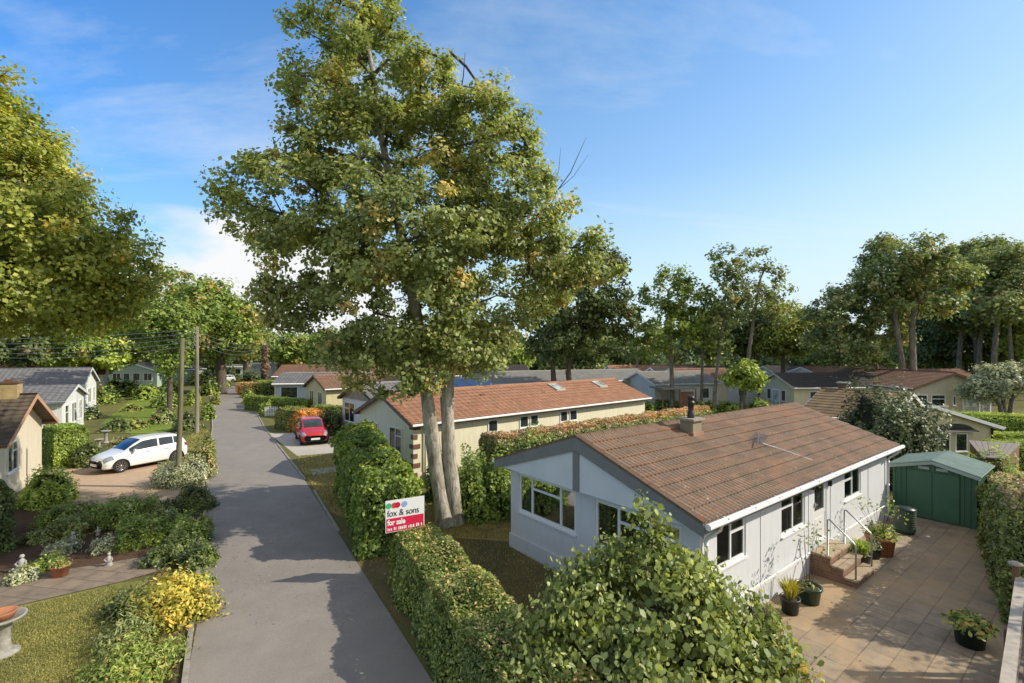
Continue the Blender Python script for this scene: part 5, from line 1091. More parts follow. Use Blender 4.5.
# trees along the left of the lane, further off
T('full rounded green tree standing over the far end of the lane', 66, [[(221,None,.75),(221,372,.6),(220,345,.5),(214,310,.35)]],
  [(190,305,46,32,0,1),(215,318,40,34,-2,1),(170,318,36,30,1,1),(236,328,26,28,2,1),(200,338,52,26,0,1)], 330, 60, 1.25, .48, 'mid', BARK, step=2, alt=.12)
T('taller olive-green tree behind the first roadside tree on the left', 84, [[(246,None,.5),(246,350,.4)]], [(238,325,24,26,0,1),(250,335,18,24,0,1)], 120, 50, 1.4, .55, 'olive', BARK, step=2)
T('dark tree with a bare dark trunk just left of the pale telegraph pole', 42, [[(169,None,.24),(169,420,.22),(170,380,.2),(172,335,.17),(172,310,.12)]],
  [(172,325,26,22,0,1),(150,320,30,24,.5,1),(172,355,12,26,0,1)], 130, 55, .85, .28, 'mid', BARK, step=1)
for (px, py, rx, rz, D, lm, lb) in ((30,335,50,34,52,'mid','bushy mid-green tree behind the slate roofs at far left'),(90,340,44,30,58,'bright','paler yellow-green tree behind the second slate roof'),(140,345,40,22,95,'olive','low olive tree behind the sage green bungalow'),(-15,330,50,40,46,'dark','dark tree at the far left edge behind the cottage'),(60,320,40,24,75,'olive','taller dull green tree at the back of the left row'),(128,335,34,22,110,'left','golden-tinged tree far behind the wires')):
    T(lb, D, [[(px,None,.3),(px,py+rz,.26),(px+3,py,.15)]], [(px,py,rx,rz,0,.8),(px-rx*.5,py+rz*.35,rx*.6,rz*.6,0,1),(px+rx*.5,py+rz*.3,rx*.55,rz*.65,0,1)], 150, 55, max(.8, D*.018), D*.0075, lm, BARK, step=1.5, alt=.1)
# centre and right
T('dense dark tree with twin bare trunks behind the terracotta roof', 44, [[(556,None,.28),(553,370,.24),(551,340,.2),(548,300,.12)],[(572,None,.28),(568,370,.24),(573,340,.2),(588,300,.12)]],
  [(545,318,26,34,0,1),(600,290,34,44,0,1),(570,300,44,46,1,1),(612,325,22,30,0,1),(590,262,22,20,0,1),(560,345,34,14,0,1)], 300, 75, .85, .30, 'dark', BARK, step=1.3, alt=.06)
T('open green tree with a pale bole right of the dark twin-trunked tree', 46, [[(672,None,.24),(672,380,.2),(670,340,.16),(668,290,.08)]],
  [(668,290,28,22,0,1),(655,318,24,24,0,1),(690,308,24,28,0,1),(672,335,30,16,0,1),(640,345,16,14,0,1)], 130, 55, .8, .30, 'mid', GREYB, step=1.2, alt=.1, shell=.3)
T('slender tall tree with sparse feathery crown and pale stem', 45, [[(714,None,.2),(715,390,.17),(722,330,.13),(728,270,.06)]],
  [(722,262,16,16,0,1),(730,300,20,20,0,1),(720,330,16,24,0,1),(738,272,10,10,0,1)], 85, 42, .62, .27, 'olive', GREYB, step=1.1, alt=.1, shell=.2)
T('leaning slender tree with an open wispy top, rightmost of the slim pair', 45.5, [[(742,None,.24),(744,390,.2),(752,330,.15),(760,280,.08),(768,262,.04)]],
  [(755,258,16,14,0,1),(772,285,18,20,0,1),(758,305,22,16,0,1),(776,318,14,12,0,1),(740,290,10,20,0,1)], 90, 38, .6, .26, 'olive', GREYB, step=1.1, alt=.12, shell=.2)
T('thin pale-stemmed tree left of the feathery slender one', 47, [[(701,None,.15),(702,380,.13),(703,330,.1)]], [(702,318,16,22,0,1),(710,340,16,12,0,1)], 50, 45, .7, .28, 'mid', GREYB, step=1.2)
T('small light green tree glowing between the slender trunks', 44, [[(741,None,.12),(741,385,.1)]], [(746,372,14,11,0,1),(754,380,10,8,0,1),(732,381,8,7,0,1)], 70, 55, .6, .24, 'bright', BARK, step=.9)
T('drooping yellow-green willow-like tree behind the blue gable', 60, [[(783,None,.3),(783,350,.2)]], [(783,325,24,24,0,1),(800,338,20,18,0,1),(770,340,16,20,0,1)], 150, 60, 1.0, .34, 'left', BARK, step=1.5, hang=.9)
T('dark spreading conifer mass behind the slender pair', 64, [[(745,None,.4),(745,340,.3)]], [(735,325,40,22,0,1),(760,335,42,20,0,1),(705,335,30,18,0,1)], 200, 60, 1.2, .42, 'dark', BARK, step=2, name='conifer_tree')
T('rounded pale olive tree at the left of the right-hand grove', 50, [[(876,None,.25),(877,375,.2),(874,340,.15),(860,300,.1)]], [(840,318,34,32,0,1),(865,295,30,26,0,1),(830,345,24,18,0,1),(880,330,24,30,0,1),(850,350,30,14,0,1)], 230, 65, .9, .30, 'olive', GREYB, step=1.3, alt=.12)
T('tall dark-topped tree with pale twin trunks in the right-hand grove', 47, [[(905,None,.33),(903,370,.28),(897,330,.22),(890,280,.14)],[(915,None,.36),(913,370,.3),(912,320,.24),(925,270,.14)]], [(905,254,34,20,0,1),(930,275,34,26,0,1),(880,275,24,22,0,1),(915,305,34,16,0,1),(872,262,16,12,0,1)], 240, 62, .85, .30, 'olive', GREYB, step=1.3, alt=.08, shell=.35)
for i, (px, py, rx, rz, D, lm, lb) in enumerate(((950,300,40,32,68,'olive','broad olive crown filling the gap behind the pale twin trunks'),(1010,305,46,36,70,'mid','wide mid-green crown behind the right-hand grove'),(965,285,44,36,60,'dark','dark heavy-crowned tree right of the pale twin trunks'),(1000,278,40,32,54,'olive','sunlit olive tree near the right edge of the grove'),(955,330,36,26,66,'dark','lower dark tree in shade under the right-hand grove'),(1040,300,44,46,57,'mid','broad tree cut by the right edge of the photo'),(1005,330,34,28,64,'dark','dark undergrown tree behind the silvery tree'),(925,335,28,22,72,'mid','smaller mid-green tree between the right-hand trunks'),(985,256,26,14,58,'olive','highest flat crown at the right of the grove'),(820,335,20,26,80,'mid','green tree at the left end of the right-hand grove'))):
    T(lb, D, [[(px-4,None,.32),(px-6,360,.27),(px,py+5,.15)],[(px+12,None,.25),(px+11,355,.2),(px+6,py,.12)]], [(px,py,rx,rz,0,.8),(px-rx*.55,py+rz*.4,rx*.55,rz*.55,0,1),(px+rx*.5,py+rz*.35,rx*.55,rz*.6,0,1),(px,py+rz*.9,rx*.8,rz*.4,-2,1)], 260, 60, D*.021, D*.0060, lm, GREYB, step=1.4, alt=.06)
T('small silvery-leaved tree with twisted trunks at the right edge', 38.5, [[(1003,None,.16),(1000,405,.14),(990,392,.1),(985,380,.06)],[(1008,None,.18),(1012,400,.14),(1020,385,.09)],[(1006,None,.14),(1003,398,.12),(1008,380,.08)]], [(1005,378,30,14,0,.8),(985,388,20,12,0,1),(1022,374,20,12,0,1),(975,394,10,7,0,1)], 150, 70, .5, .19, 'grey', GREYB, step=.6, shell=.3)
T('young pale tree behind the grey felt roof left of the dark twin trunks', 70, [[(520,None,.2),(520,365,.15)]], [(518,355,16,12,0,1),(505,360,10,8,0,1)], 60, 55, 1.0, .42, 'bright', BARK, step=1.5)
for (px, py, rx, rz, D, lm, lb) in ((295,348,24,14,110,'mid','green tree beyond the red-brown roof'),(335,345,26,16,100,'mid','bushy tree seen under the sycamore crown on the left'),(395,345,26,16,95,'olive','tree seen between sycamore crown and solar roof'),(440,340,30,20,92,'mid','tree seen behind the twin pale trunks'),(485,342,26,18,98,'dark','dark distant tree right of the pale trunks'),(640,350,16,10,120,'olive','distant tree left of the open green tree'),(700,350,26,12,110,'olive','distant olive tree behind slender trunks')):
    T(lb, D, [[(px,None,.3),(px,py+rz*.6,.25)]], [(px,py,rx,rz,0,.8),(px-rx*.5,py+rz*.3,rx*.6,rz*.6,0,1)], 90, 50, D*.017, D*.0065, lm, BARK, step=2, alt=.1)
# far wood: one mass
def wood(name, label, segs, n, leaf, lm):
    P = []; nr = []; vv = []
    for (px0, px1, D, h, dep) in segs:
        k = int(n*(px1-px0)*D/60000*1.0); px = RNG.uniform(px0, px1, k); DD = D+RNG.uniform(-dep, dep, k); X = (px-512)/F*DD
        hh = h*(.72+.28*np.sin(px*.11+np.sin(px*.037)*3)+.12*np.sin(px*.31)); z = hh*RNG.uniform(0, 1, k)**.7
        cl = noise3(np.stack([X, DD*.3, z], 1), .35, D)
        P.append(np.stack([X, DD - 3*cl, z], 1)); nr.append(np.stack([np.zeros(k), -np.ones(k)*.6, np.full(k, .7)], 1) + RNG.normal(size=(k,3))*.6); vv.append(np.clip(.22+.2*cl+RNG.uniform(-.15,.15,k), 0, .5))
    P = np.concatenate(P); nr = np.concatenate(nr); vv = np.concatenate(vv)
    o = link(name, np_mesh(name, [leaf_part(P, nr, leaf, vv)], [LM[lm]])); tag(o, label, 'woodland', kind='stuff')
wood('distant_wood', 'distant belt of mixed trees along the horizon behind all the homes', [(-150,300,135,13,8),(240,560,150,13,8),(540,800,140,13,8),(870,1200,110,17,8),(780,900,230,16,8),(560,1150,320,26,10)], 42000, 1.15, 'olive')
wood('far_undergrowth', 'dark shrubby undergrowth beneath the distant trees', [(-100,230,105,6.5,5),(640,830,84,6.0,4),(930,1150,78,6.5,4),(270,520,120,6,5)], 30000, .75, 'dark')

# ---------------------------------------------------------------- foreground shrub with broad leaves
def big_shrub():
    ells = [(2.05,7.4,1.7,1.15,1.05,1.12),(3.15,7.3,1.2,.95,.9,.95),(.95,7.0,1.1,.95,.9,1.05),(3.35,6.6,.9,.85,.8,.8),(2.1,6.4,1.1,1.1,.9,1.1),(2.08,7.5,2.95,.16,.16,.42),(.5,6.3,.7,.75,.8,.75),(1.2,7.5,1.9,.5,.5,.5),(3.75,7.3,.7,.5,.5,.55),(2.7,7.3,2.1,.5,.5,.45)]
    t = tree('leafy_shrub', 'large foreground shrub with broad bright green leaves hiding the bungalow corner', 'shrub', [[(2.0,7.2,0,.07),(2.0,7.3,.7,.06),(2.1,7.4,1.5,.04)],[(2.3,7.0,0,.05),(2.8,7.0,.8,.04)],[(1.8,7.0,0,.05),(1.2,6.9,.8,.04)]], ells, 640, 48, .30, .088, 'fore', BARK, alt=.03, rt=.004, pw=.45, shell=.5, step=.3, shape=6, flat=.9, hang=1.6, up=.25)
    # upright and arching shoots with leaves along them
    E = np.array(ells); k = 300; i = RNG.choice(len(E), k, p=(E[:,3]*E[:,5])/(E[:,3]*E[:,5]).sum()); d = rdir(k); d[:,2] = np.abs(d[:,2])*1.2-.1; d[:,1] -= .2; d = norm(d)
    P0 = E[i,:3]+d*E[i,3:]*.85; dr = norm(d*.7+np.array([0,0,.75])+RNG.normal(size=(k,3))*.25); Ls = RNG.uniform(.2,.55,k); parts = []; wp = []; 
    M = 7; base = np.array([2.0,7.2,0]); prev = P0
    for j in range(1, M+1):
        u = j/M; q = P0+dr*(Ls*u)[:,None]; q[:,2] -= .18*Ls*u*u
        wp.append(tube_part(prev-base, q-base, np.full(k,.007*(1.1-u*.6)), np.full(k,.007*(1.1-(u+.14)*.6)), 4)); prev = q
        for sgn in (-1,1):
            off = RNG.normal(size=(k,3))*.05; off[:,2] -= .035; off[:,0] += sgn*.05
            nr = np.stack([np.full(k,sgn*.35),-np.full(k,.35),np.full(k,.7)],1)+RNG.normal(size=(k,3))*.35
            parts.append(leaf_part(q+off-base, nr, .105*(1.15-.5*u), np.clip(RNG.uniform(.1,.45,k)+.08*u,0,.5), 0, 6, .55, hang=1.8))
    link('shoots', np_mesh('shoots', parts+[(w[0],w[1],w[2],1) for w in wp], [LM['fore'], BARK]), t)
big_shrub()
# ---------------------------------------------------------------- hedges and shrubs
def lane(D, off):   # point off metres right of the lane's right edge at depth D
    for a, b in zip(rr[:-1], rr[1:]):
        if a[1] <= D <= b[1]:
            u = (D-a[1])/(b[1]-a[1]); return (a[0]+(b[0]-a[0])*u+off, D)
hedge('long clipped green hedge in the foreground between the lane and the bungalow', (-2.5,12.2), (1.2,4.9), 1.4, 1.28, 'hedge', .062, dens=1.0, shape=4, amp=.15, topalt=.12, h1=1.55)
hedge('tall shaggy dark green hedge beside the lane, hiding the cream gable', (-6.6,20.2), (-3.45,13.5), 1.7, 2.75, 'mid', .11, dens=.9, amp=.26, h1=2.3, shape=6)
hedge('clipped hedge with browned top running between the grey and cream bungalows', (-1.0,20.6), (12.6,31.6), 1.5, 2.25, 'brown', .11, topalt=.85, dens=.85, amp=.14)
hedge('shaggy upright hedge along the right side of the patio', (11.0,9.6), (17.2,16.4), 1.6, 2.9, 'brown', .085, topalt=.35, dens=.8, amp=.25, h1=1.45)
hedge('dark low hedge plants at the foot of the timber fence', (11.1,9.2), (7.9,6.4), 1.0, .7, 'mid', .09, dens=.7, amp=.25)
bush('loose round-leaved shrub beside the tree trunks in front of the cream wall', *( -1.05,17.0), 2.2, 2.5, 'mid', .12, metres=True, dens=.8, amp=.35, shape=6, core=.6)
bush('second taller leafy shrub against the clipped brown-topped hedge', *(.55,18.3), 2.4, 2.55, 'hedge', .12, metres=True, dens=.7, amp=.3, shape=6)
bush('deep green shrub between the twin trunks and the cream wall', *(-2.7,18.9), 1.6, 1.9, 'dark', .12, metres=True, dens=.7)
bush('dark glossy camellia-like evergreen at the back corner of the bungalow', 16.7, 21.4, 4.3, 4.55, 'cam', .13, metres=True, dens=.95, alt=.10, amp=.26, shape=6, core=.8, boxy=.8)
bush('wild yellow-green bushes between the green shed and the plank-roofed shed', 18.3, 18.0, 1.8, 1.9, 'bright', .1, metres=True, dens=.6, amp=.4)
bush('climbing foliage spilling over the right side of the green shed', 15.75, 14.6, 1.0, 1.5, 'olive', .08, metres=True, dens=.6, amp=.4)
hedge('bright green flat-topped hedge, highest of the three tiers at the right', (32.5,36.5), (41,31.5), 2.4, 1.3, 'bright', .1, dens=.6, amp=.04)
hedge('bright green flat-topped hedge, middle tier at the right edge', (27.3,27.0), (33,26), 1.7, 1.25, 'bright', .1, dens=.6, amp=.04)
hedge('bright green flat-topped hedge, lowest tier above the plank roof', (24.0,23.9), (30,23.2), 1.0, 1.35, 'bright', .1, dens=.6, amp=.04)
# right of the lane
hedge('green clipped hedge with an orange end beside the red car', (-14.4,34.3), (-17.4,36.9), 2.0, 1.55, 'rust', .12, dens=.8, amp=.1, name='hedge', endalt=.9)
hedge('dark green hedge behind the red car', (-15.6,37.6), (-11.9,36.6), 1.2, 1.6, 'hedge', .12, dens=.8, amp=.08)
bush('large dark rounded shrub beside the red car against the white gable', 327, 436, 24, 28, 'dark', .14, dens=.8)
hedge('long green hedge in front of the yellow bungalow', (-26.5,48.0), (-18.2,43.0), 1.2, 1.5, 'mid', .15, dens=.7)
bush('bright yellow-green round bush by the white gate', 265, 414, 15, 13, 'bright', .14, dens=.8)
bush('low leafy shrub hanging over the lane edge near the gate', 248, 404, 16, 12, 'bright', .16, dens=.7, alt=.2)
bush('flowering shrub between gate and bright bush', 246, 398, 14, 10, 'mid', .16, dens=.7, flowers=.06)
hedge('clipped hedge with a reddish end further up the lane on the right', (-37.6,66), (-29,63.0), 2.0, 1.6, 'hedge', .2, dens=.7, endalt=.9)
hedge('second clipped hedge behind the reddish-ended one', (-38.0,72), (-31,70), 2.0, 1.5, 'bright', .22, dens=.6)
bush('dark bush closing the end of the lane', 247, 386, 26, 14, 'dark', .3, dens=.6); bush('dark low bush beside the far white cabin', 233, 382, 12, 9, 'dark', .3, dens=.6)
bush('pale flowering shrub at the foot of the far creeper-covered pole', 262, 392, 16, 10, 'hedge', .25, dens=.6)
bush('leafy shrub at the corner of the white and blue bungalow', 300, 404, 20, 10, 'dark', .18, dens=.7)
# left of the lane
hedge('large square-clipped golden-topped bush in front of the cottage', (-23.9,24.9), (-22.2,24.0), 1.4, 2.05, 'bright', .10, dens=.8, amp=.10, topalt=0, name='clipped_bush', cat='bush')
bush('sprawling dark shrub beside the parked white car', 78, 468, 30, 22, 'dark', .11, dens=.8, flowers=.02)
bush('bright leafy shrub below the cottage wall at the left edge', 33, 508, 46, 34, 'bright', .10, dens=.8, shape=6)
hedge('dark clipped domed bush cut by the left edge of the photo', (-16.6,14.4), (-14.9,13.2), 1.5, 2.1, 'dark', .08, dens=.9, amp=.08, name='clipped_bush', cat='bush')
bush('dark feathery bush around the foot of the nearer wooden pole', 185, 514, 38, 26, 'dark', .07, dens=.9, amp=.2)
bush('silvery sprawling lavender-like bush on the verge beside the white car', 171, 488, 50, 24, 'grey', .08, dens=.8, amp=.35, flowers=.01)
bush('tall loose plants by the lane between the two poles', 198, 478, 26, 32, 'hedge', .10, dens=.7, amp=.4, alt=.2, flowers=.02)
bush('yellowish verge plants right of the silvery bush', 203, 455, 16, 20, 'rust', .12, dens=.6, amp=.4)
bush('yellow-green topiary ball on a dark stem behind the pale pole', 190, 406, 15, 17, 'bright', .13, dens=.9, amp=.05)
rowspec = [(96,405,26,18,'mid','round green bush at the corner of the nearest white gable'),(112,397,32,20,'mid','broad green shrub in the gardens behind the white car'),(140,400,24,16,'bright','bright shrub in the middle of the left gardens'),(160,408,26,20,'mid','rounded shrub left of the topiary ball'),(128,412,16,8,'rust','small reddish shrub on the garden lawn'),(110,432,28,12,'dark','low dark shrub behind the bird baths'),(130,430,20,12,'rust','russet low shrub on the lawn behind the white car'),(158,424,22,18,'olive','grey-green perennials left of the dark hedge'),(182,432,26,20,'dark','dark clipped shrub at the foot of the pale pole'),(205,420,14,18,'mid','shrub between the pale pole and the lane'),(206,396,18,18,'mid','leafy shrub on the lane side further up'),(200,385,26,16,'hedge','dense shrub group left of the far lane'),(212,378,16,14,'rust','orange-flowered shrub left of the far lane'),(180,384,22,16,'mid','green shrub behind the topiary ball'),(165,392,20,12,'bright','light green shrub by the sage green bungalow'),(120,386,30,10,'dark','dark shrubs in front of the sage green bungalow'),(224,388,10,9,'bright','small bright shrub at the lane edge far up'),(88,420,14,14,'olive','grey-green shrub by the white gable corner'),(148,382,22,9,'mid','shrub right of the sage green bungalow'),(213,405,10,10,'rust','straw-coloured verge plants by the lane')]
for (px, py, w_, h_, lm, lb) in rowspec: bush(lb, px, py, w_, h_, lm, None, dens=.7, amp=.3, flowers=.015)
for i in range(12):   # flowers by the bird baths
    pass
bush('pinkish flowering plants around the tall bird bath', 120, 446, 26, 9, 'rust', .1, dens=.6, amp=.4, flowers=.2)
# middle distance plants
for (px, py, w_, h_, lm, lb) in ((648,414,22,14,'mid','round shrub at the end of the orange-roofed home'),(672,412,34,12,'hedge','low hedge plants in front of the timber lean-to'),(705,414,44,13,'mid','clipped green hedge behind the flue'),(735,413,26,10,'bright','bright low plants right of the flue'),(765,415,28,14,'bright','bright leafy plants in front of the cream porch'),(690,398,10,10,'dark','dark climber by the cream arched house'),(730,402,20,9,'dark','dark shrub at the foot of the slender trunks'),(660,400,8,16,'olive','slim upright shrub by the timber lean-to')):
    bush(lb, px, py, w_, h_, lm, None, dens=.7, amp=.3)
# front bed of the left garden
spec = [(46,528,34,18,'mid'),(30,545,26,12,'olive'),(62,540,32,22,'olive'),(70,522,30,16,'hedge'),(92,527,34,22,'mid'),(118,530,40,34,'mid'),(140,528,30,24,'hedge'),(128,550,44,28,'mid'),(100,552,24,16,'grey'),(150,545,30,22,'mid'),(165,536,28,20,'olive'),(176,545,26,24,'bright'),(190,548,26,22,'mid'),(168,562,36,26,'dark'),(188,572,34,26,'dark'),(150,568,26,16,'dark'),(200,530,14,14,'rust'),(52,558,26,14,'grey'),(38,572,24,12,'mid'),(12,585,22,14,'grey'),(108,512,14,12,'rust'),(160,516,22,16,'dark'),(146,512,18,14,'olive'),(205,565,14,16,'mid'),(196,592,22,16,'mid')]
kinds = ['low leafy plant','spreading grey-green plant','clumpy perennial','flowering perennial']
wh = {'mid':'mid-green','olive':'dull olive','hedge':'green','grey':'silvery','bright':'bright green','dark':'dark green','rust':'reddish'}
side_ = lambda px: 'at the left end of the bed' if px < 55 else 'in the left half of the bed' if px < 110 else 'in the right half of the bed' if px < 165 else 'beside the lane'
rowd = lambda py: 'at the back' if py < 530 else 'in the middle row' if py < 555 else 'at the front'
seen = {}
for (px, py, w_, h_, lm) in spec:
    lb = f'{wh[lm]} garden plant {side_(px)}, {rowd(py)}'; seen.setdefault(lb, []).append(1)
    grp = None
    if sum(1 for q in spec if f'{wh[q[4]]} garden plant {side_(q[0])}, {rowd(q[1])}' == lb) > 1: grp = 'matching plants in the flower bed'
    bush(lb, px, py, w_*1.1, h_*.95, lm, .065, dens=.62, amp=.42, name='garden_plant', cat='plant', group=grp, core=.6, flowers=.012)
# yellow shrub and flower clump by the lane
def spray(label, X, Y, rx, ry, h, lm, n, leaf, wl=.4, name='shrub', cat='shrub', alt=.1):
    k = 90; d = rdir(k); d[:,2] = abs(d[:,2]); C = d*RNG.uniform(.5,1,k)[:,None]*np.array([rx,ry,h]); C[:,2] = np.maximum(C[:,2],.12)
    idx = np.repeat(np.arange(k), n//k); a = RNG.normal(size=(len(idx),3))*.13; P = C[idx]+a; P[:,2] = np.maximum(P[:,2],.03)
    v = np.clip(.15+RNG.uniform(-.1,.35,len(P))+.2*(P[:,2]/h-.6), 0, .5); v = np.where(RNG.uniform(size=len(P)) < alt, RNG.uniform(.53,1,len(P)), v)
    nr = a*3+C[idx]*.6+np.array([0,0,.5])+RNG.normal(size=a.shape)*.3
    S0 = C*np.array([.12,.12,0]); o = link(name, np_mesh(name, [leaf_part(P, nr, leaf, v, 0, 6, wl, hang=.9), tube_part(S0, C, np.full(k,.012), np.full(k,.005), 4, 1)], [LM[lm], BARK])); o.location = (X, Y, 0)
    tag(o, label, cat); return o
spray('glowing yellow-leaved shrub at the edge of the lane', -7.35, 10.3, .82, .7, .95, 'yellow', 7000, .10)
spray('mixed pale green and orange flowering clump by the lane in the foreground', -6.75, 8.5, .75, .9, .6, 'mid', 5200, .075, .35, alt=.15)
spray('coarse green perennial clump at the bottom edge by the lane', -6.25, 7.1, .6, .7, .5, 'bright', 2600, .08, .3, alt=.15)
spray('dark leafy plant under the yellow shrub on the lawn side', -8.5, 10.6, .6, .5, .5, 'dark', 1400, .09)
spray('small grassy flower clump on the lawn edge in the foreground', -7.6, 9.4, .5, .6, .6, 'olive', 1500, .10, .25)
# shade tree and neighbours beyond the right edge of the photo (they throw the dappled shade on the patio)
T('small tree standing beyond the patio hedge, outside the right edge', 7.6, [[(1400,None,.14),(1400,480,.1),(1395,420,.06)]], [(1400,420,70,60,0,1),(1290,478,70,55,1.6,1.1),(1250,480,60,45,3.0,1),(1350,450,50,45,.6,1),(1430,400,50,50,-.8,1)], 90, 55, .42, .14, 'mid', BARK, step=.6, alt=.05)
# grass tufts on verges and fallen leaves
def scatter(name, label, poly, n, h, lm, z=.01):
    xs = [p[0] for p in poly]; ys = [p[1] for p in poly]; P = []
    def inside(x, y):
        c_ = False
        for i in range(len(poly)):
            (x1,y1),(x2,y2) = poly[i], poly[i-1]
            if (y1 > y) != (y2 > y) and x < (x2-x1)*(y-y1)/(y2-y1)+x1: c_ = not c_
        return c_
    while len(P) < n:
        x, y = random.uniform(min(xs),max(xs)), random.uniform(min(ys),max(ys))
        if inside(x, y): P.append((x, y, z))
    P = np.array(P)
    nn = rdir(n); nn[:,2] *= .25; pos = P + np.array([0,0,h*.4]); 
    o = link(name, np_mesh(name, [leaf_part(pos, nn, h, RNG.uniform(0,.5,n), 0, 4, .22, hang=-2.5)], [LM[lm]])); tag(o, label, 'grass', kind='stuff')
scatter('lawn_grass', 'short dry grass of the front left lawn', gp([(0,612),(120,586),(142,600),(120,683),(118,700),(-40,700),(-60,640)]), 30000, .045, 'lawn')
scatter('verge_grass', 'straw-coloured grass on the verge by the lane', gp([(197,430),(208,430),(211,481),(190,481),(150,480),(170,452)]), 9000, .14, 'lawn')
scatter('garden_grass', 'dry grass around the tree trunks in the front garden', [(-2.2,14.9),(.0,14.5),(.8,17.5),(-1.2,19.5),(-4,18),(-4.2,14.8)], 9000, .07, 'lawn')
scatter('side_grass', 'dry grass between the lane and the tall hedge', gp([(297,457),(334,454),(350,520),(330,512),(318,494),(300,468)]), 6000, .08, 'lawn')
def litter(name, label, poly, n, s_, lm):
    xs = [p[0] for p in poly]; ys = [p[1] for p in poly]; P = np.stack([RNG.uniform(min(xs),max(xs),n), RNG.uniform(min(ys),max(ys),n), np.full(n,.022)], 1)
    o = link(name, np_mesh(name, [leaf_part(P, np.array([0,0,1])+RNG.normal(size=(n,3))*.25, s_, RNG.uniform(.3,1,n))], [LM[lm]])); tag(o, label, 'leaves', kind='stuff')
litter('patio_leaves', 'small fallen leaves scattered over the patio slabs', [HL(1,-4.5),HL(12,-4),HL(11,-.5),HL(0,-.5)], 260, .045, 'dead')
scatter('shaded_grass', 'thin grass between the front hedge and the grey bungalow', [(-4.5,13.4),(-2.3,14.8),(.1,14.3),(3.4,9.6),(1.4,8.6),(-.2,9.0),(-3.0,12.6)], 7000, .07, 'lawn')
litter('fallen_leaves', 'fallen leaves scattered under the sycamore', [(-9.5,10),(-9.5,20),(1,20),(1,10)], 1300, .06, 'dead')
#@CAMERA
cd = bpy.data.cameras.new('camera'); cam = bpy.data.objects.new('camera', cd); COL.objects.link(cam)
cam.location = (0, 0, H); cam.rotation_euler = (R(90), 0, 0); cd.sensor_width = 36; cd.lens = 36*F/1024; cd.shift_y = -(341.5-HZ)/1024; cd.clip_end = 4000; cd.clip_start = .1
scene.camera = cam
AZ = math.atan2(.99, -.03); EL = R(35)     # azimuth clockwise from +Y
sd = Vector((math.sin(AZ)*math.cos(EL), math.cos(AZ)*math.cos(EL), math.sin(EL)))
sl = bpy.data.lights.new('sun', 'SUN'); sl.energy = 5.0; sl.angle = R(.55); sl.color = (1, .92, .77); so = bpy.data.objects.new('sun', sl); COL.objects.link(so)
so.rotation_euler = (-sd).to_track_quat('-Z', 'Y').to_euler(); so.location = (30, 10, 40)
w = bpy.data.worlds.new('World'); scene.world = w; w.use_nodes = True; nt = w.node_tree; bg = nt.nodes['Background']
sky = nt.nodes.new('ShaderNodeTexSky'); sky.sky_type = 'NISHITA'; sky.sun_disc = False; sky.sun_elevation = EL; sky.sun_rotation = AZ
sky.air_density = 1.0; sky.dust_density = .6; sky.ozone_density = 2.0; sky.altitude = 100
tc = nt.nodes.new('ShaderNodeTexCoord'); sx = nt.nodes.new('ShaderNodeSeparateXYZ'); nt.links.new(tc.outputs['Generated'], sx.inputs[0])
def mth(op, a, b=None, c=None, clamp=False):
    m = nt.nodes.new('ShaderNodeMath'); m.operation = op; m.use_clamp = clamp
    for i, v in enumerate((a, b, c)):
        if v is None: continue
        if isinstance(v, (int, float)): m.inputs[i].default_value = v
        else: nt.links.new(v, m.inputs[i])
    return m.outputs[0]
hs = nt.nodes.new('ShaderNodeHueSaturation'); hs.inputs['Saturation'].default_value = 1.25; hs.inputs['Value'].default_value = 1.45; nt.links.new(sky.outputs[0], hs.inputs['Color'])
# flat cloud layer: project direction on a plane overhead
zc = mth('MAXIMUM', sx.outputs[2], .02); zp = mth('ADD', zc, .09)
cb = nt.nodes.new('ShaderNodeCombineXYZ'); nt.links.new(mth('DIVIDE', sx.outputs[0], zp), cb.inputs[0]); nt.links.new(mth('DIVIDE', sx.outputs[1], zp), cb.inputs[1])
mp = nt.nodes.new('ShaderNodeMapping'); nt.links.new(cb.outputs[0], mp.inputs[0]); mp.inputs['Rotation'].default_value = (0, 0, .35); mp.inputs['Scale'].default_value = (.55, 1.5, 1); mp.inputs['Location'].default_value = (3.1, 1.7, 0)
n1 = noise(nt, mp.outputs[0], .8, 8, .62, .5)
wisp = ramp(nt, [(.53, (0,0,0)), (.70, (.42,.42,.42))], n1.outputs[0])
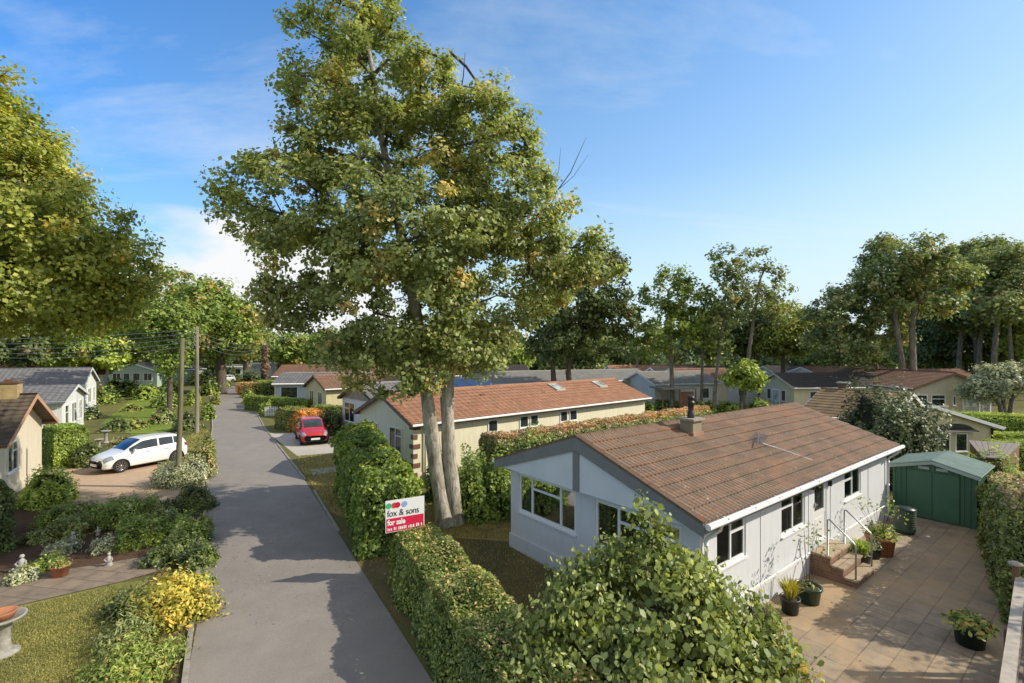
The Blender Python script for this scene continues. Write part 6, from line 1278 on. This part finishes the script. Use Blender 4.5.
# low bank of cloud near the horizon
mp2 = nt.nodes.new('ShaderNodeMapping'); nt.links.new(tc.outputs['Generated'], mp2.inputs[0]); mp2.inputs['Scale'].default_value = (3, 3, 7); mp2.inputs['Location'].default_value = (.4, .2, .1)
n2 = noise(nt, mp2.outputs[0], 1.3, 7, .55)
az = mth('DIVIDE', sx.outputs[0], mth('MAXIMUM', sx.outputs[1], .05))          # tan of the bearing
leftw = mth('MULTIPLY', mth('SUBTRACT', 1.0, mth('ABSOLUTE', mth('DIVIDE', mth('ADD', az, .58), .42)), None, True), 1.0)
low = mth('SUBTRACT', 1.0, mth('DIVIDE', mth('ABSOLUTE', mth('SUBTRACT', sx.outputs[2], .07)), .19), None, True)
bank = ramp(nt, [(.16, (0,0,0)), (.30, (1,1,1))], mth('MULTIPLY', mth('MULTIPLY', n2.outputs[0], mth('POWER', leftw, .35)), mth('POWER', low, .4)))
hz = ramp(nt, [(0, (.92,.92,.92)), (.12, (.72,.72,.72)), (.34,(.28,.28,.28)), (.62, (.08,.08,.08))], sx.outputs[2])      # haze
tl = ramp(nt, [(0, (.04,.78,1.16)), (.5, (.66,1.02,1.10)), (1, (.98,1.04,1.04))], mth('ADD', mth('MULTIPLY', az, .5), .5))
hs2 = mixc(nt, hs.outputs[0], tl.outputs[0], 1.0, 'MULTIPLY')
c1 = mixc(nt, hs2, (5.1, 6.0, 6.6), mth('MULTIPLY', hz.outputs[0], mth('ADD', mth('MULTIPLY', az, .35), 1.0), None, True))
c2 = mixc(nt, c1, (5.6, 6.1, 6.5), wisp.outputs[0])
c3 = mixc(nt, c2, (6.3, 6.4, 6.5), bank.outputs[0])
# bright broken cloud added in unseen sky, overhead and behind viewer, to fill shadows
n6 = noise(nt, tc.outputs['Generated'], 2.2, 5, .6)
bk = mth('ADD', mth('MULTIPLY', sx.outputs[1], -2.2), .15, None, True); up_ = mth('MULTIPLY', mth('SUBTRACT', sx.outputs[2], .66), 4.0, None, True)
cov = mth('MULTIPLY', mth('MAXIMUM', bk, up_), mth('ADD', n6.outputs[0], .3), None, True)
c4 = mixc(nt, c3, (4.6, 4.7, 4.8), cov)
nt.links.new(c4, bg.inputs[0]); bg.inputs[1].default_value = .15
vs = scene.view_settings; vs.view_transform = 'Standard'; vs.look = 'None'; vs.exposure = 0; vs.gamma = 1
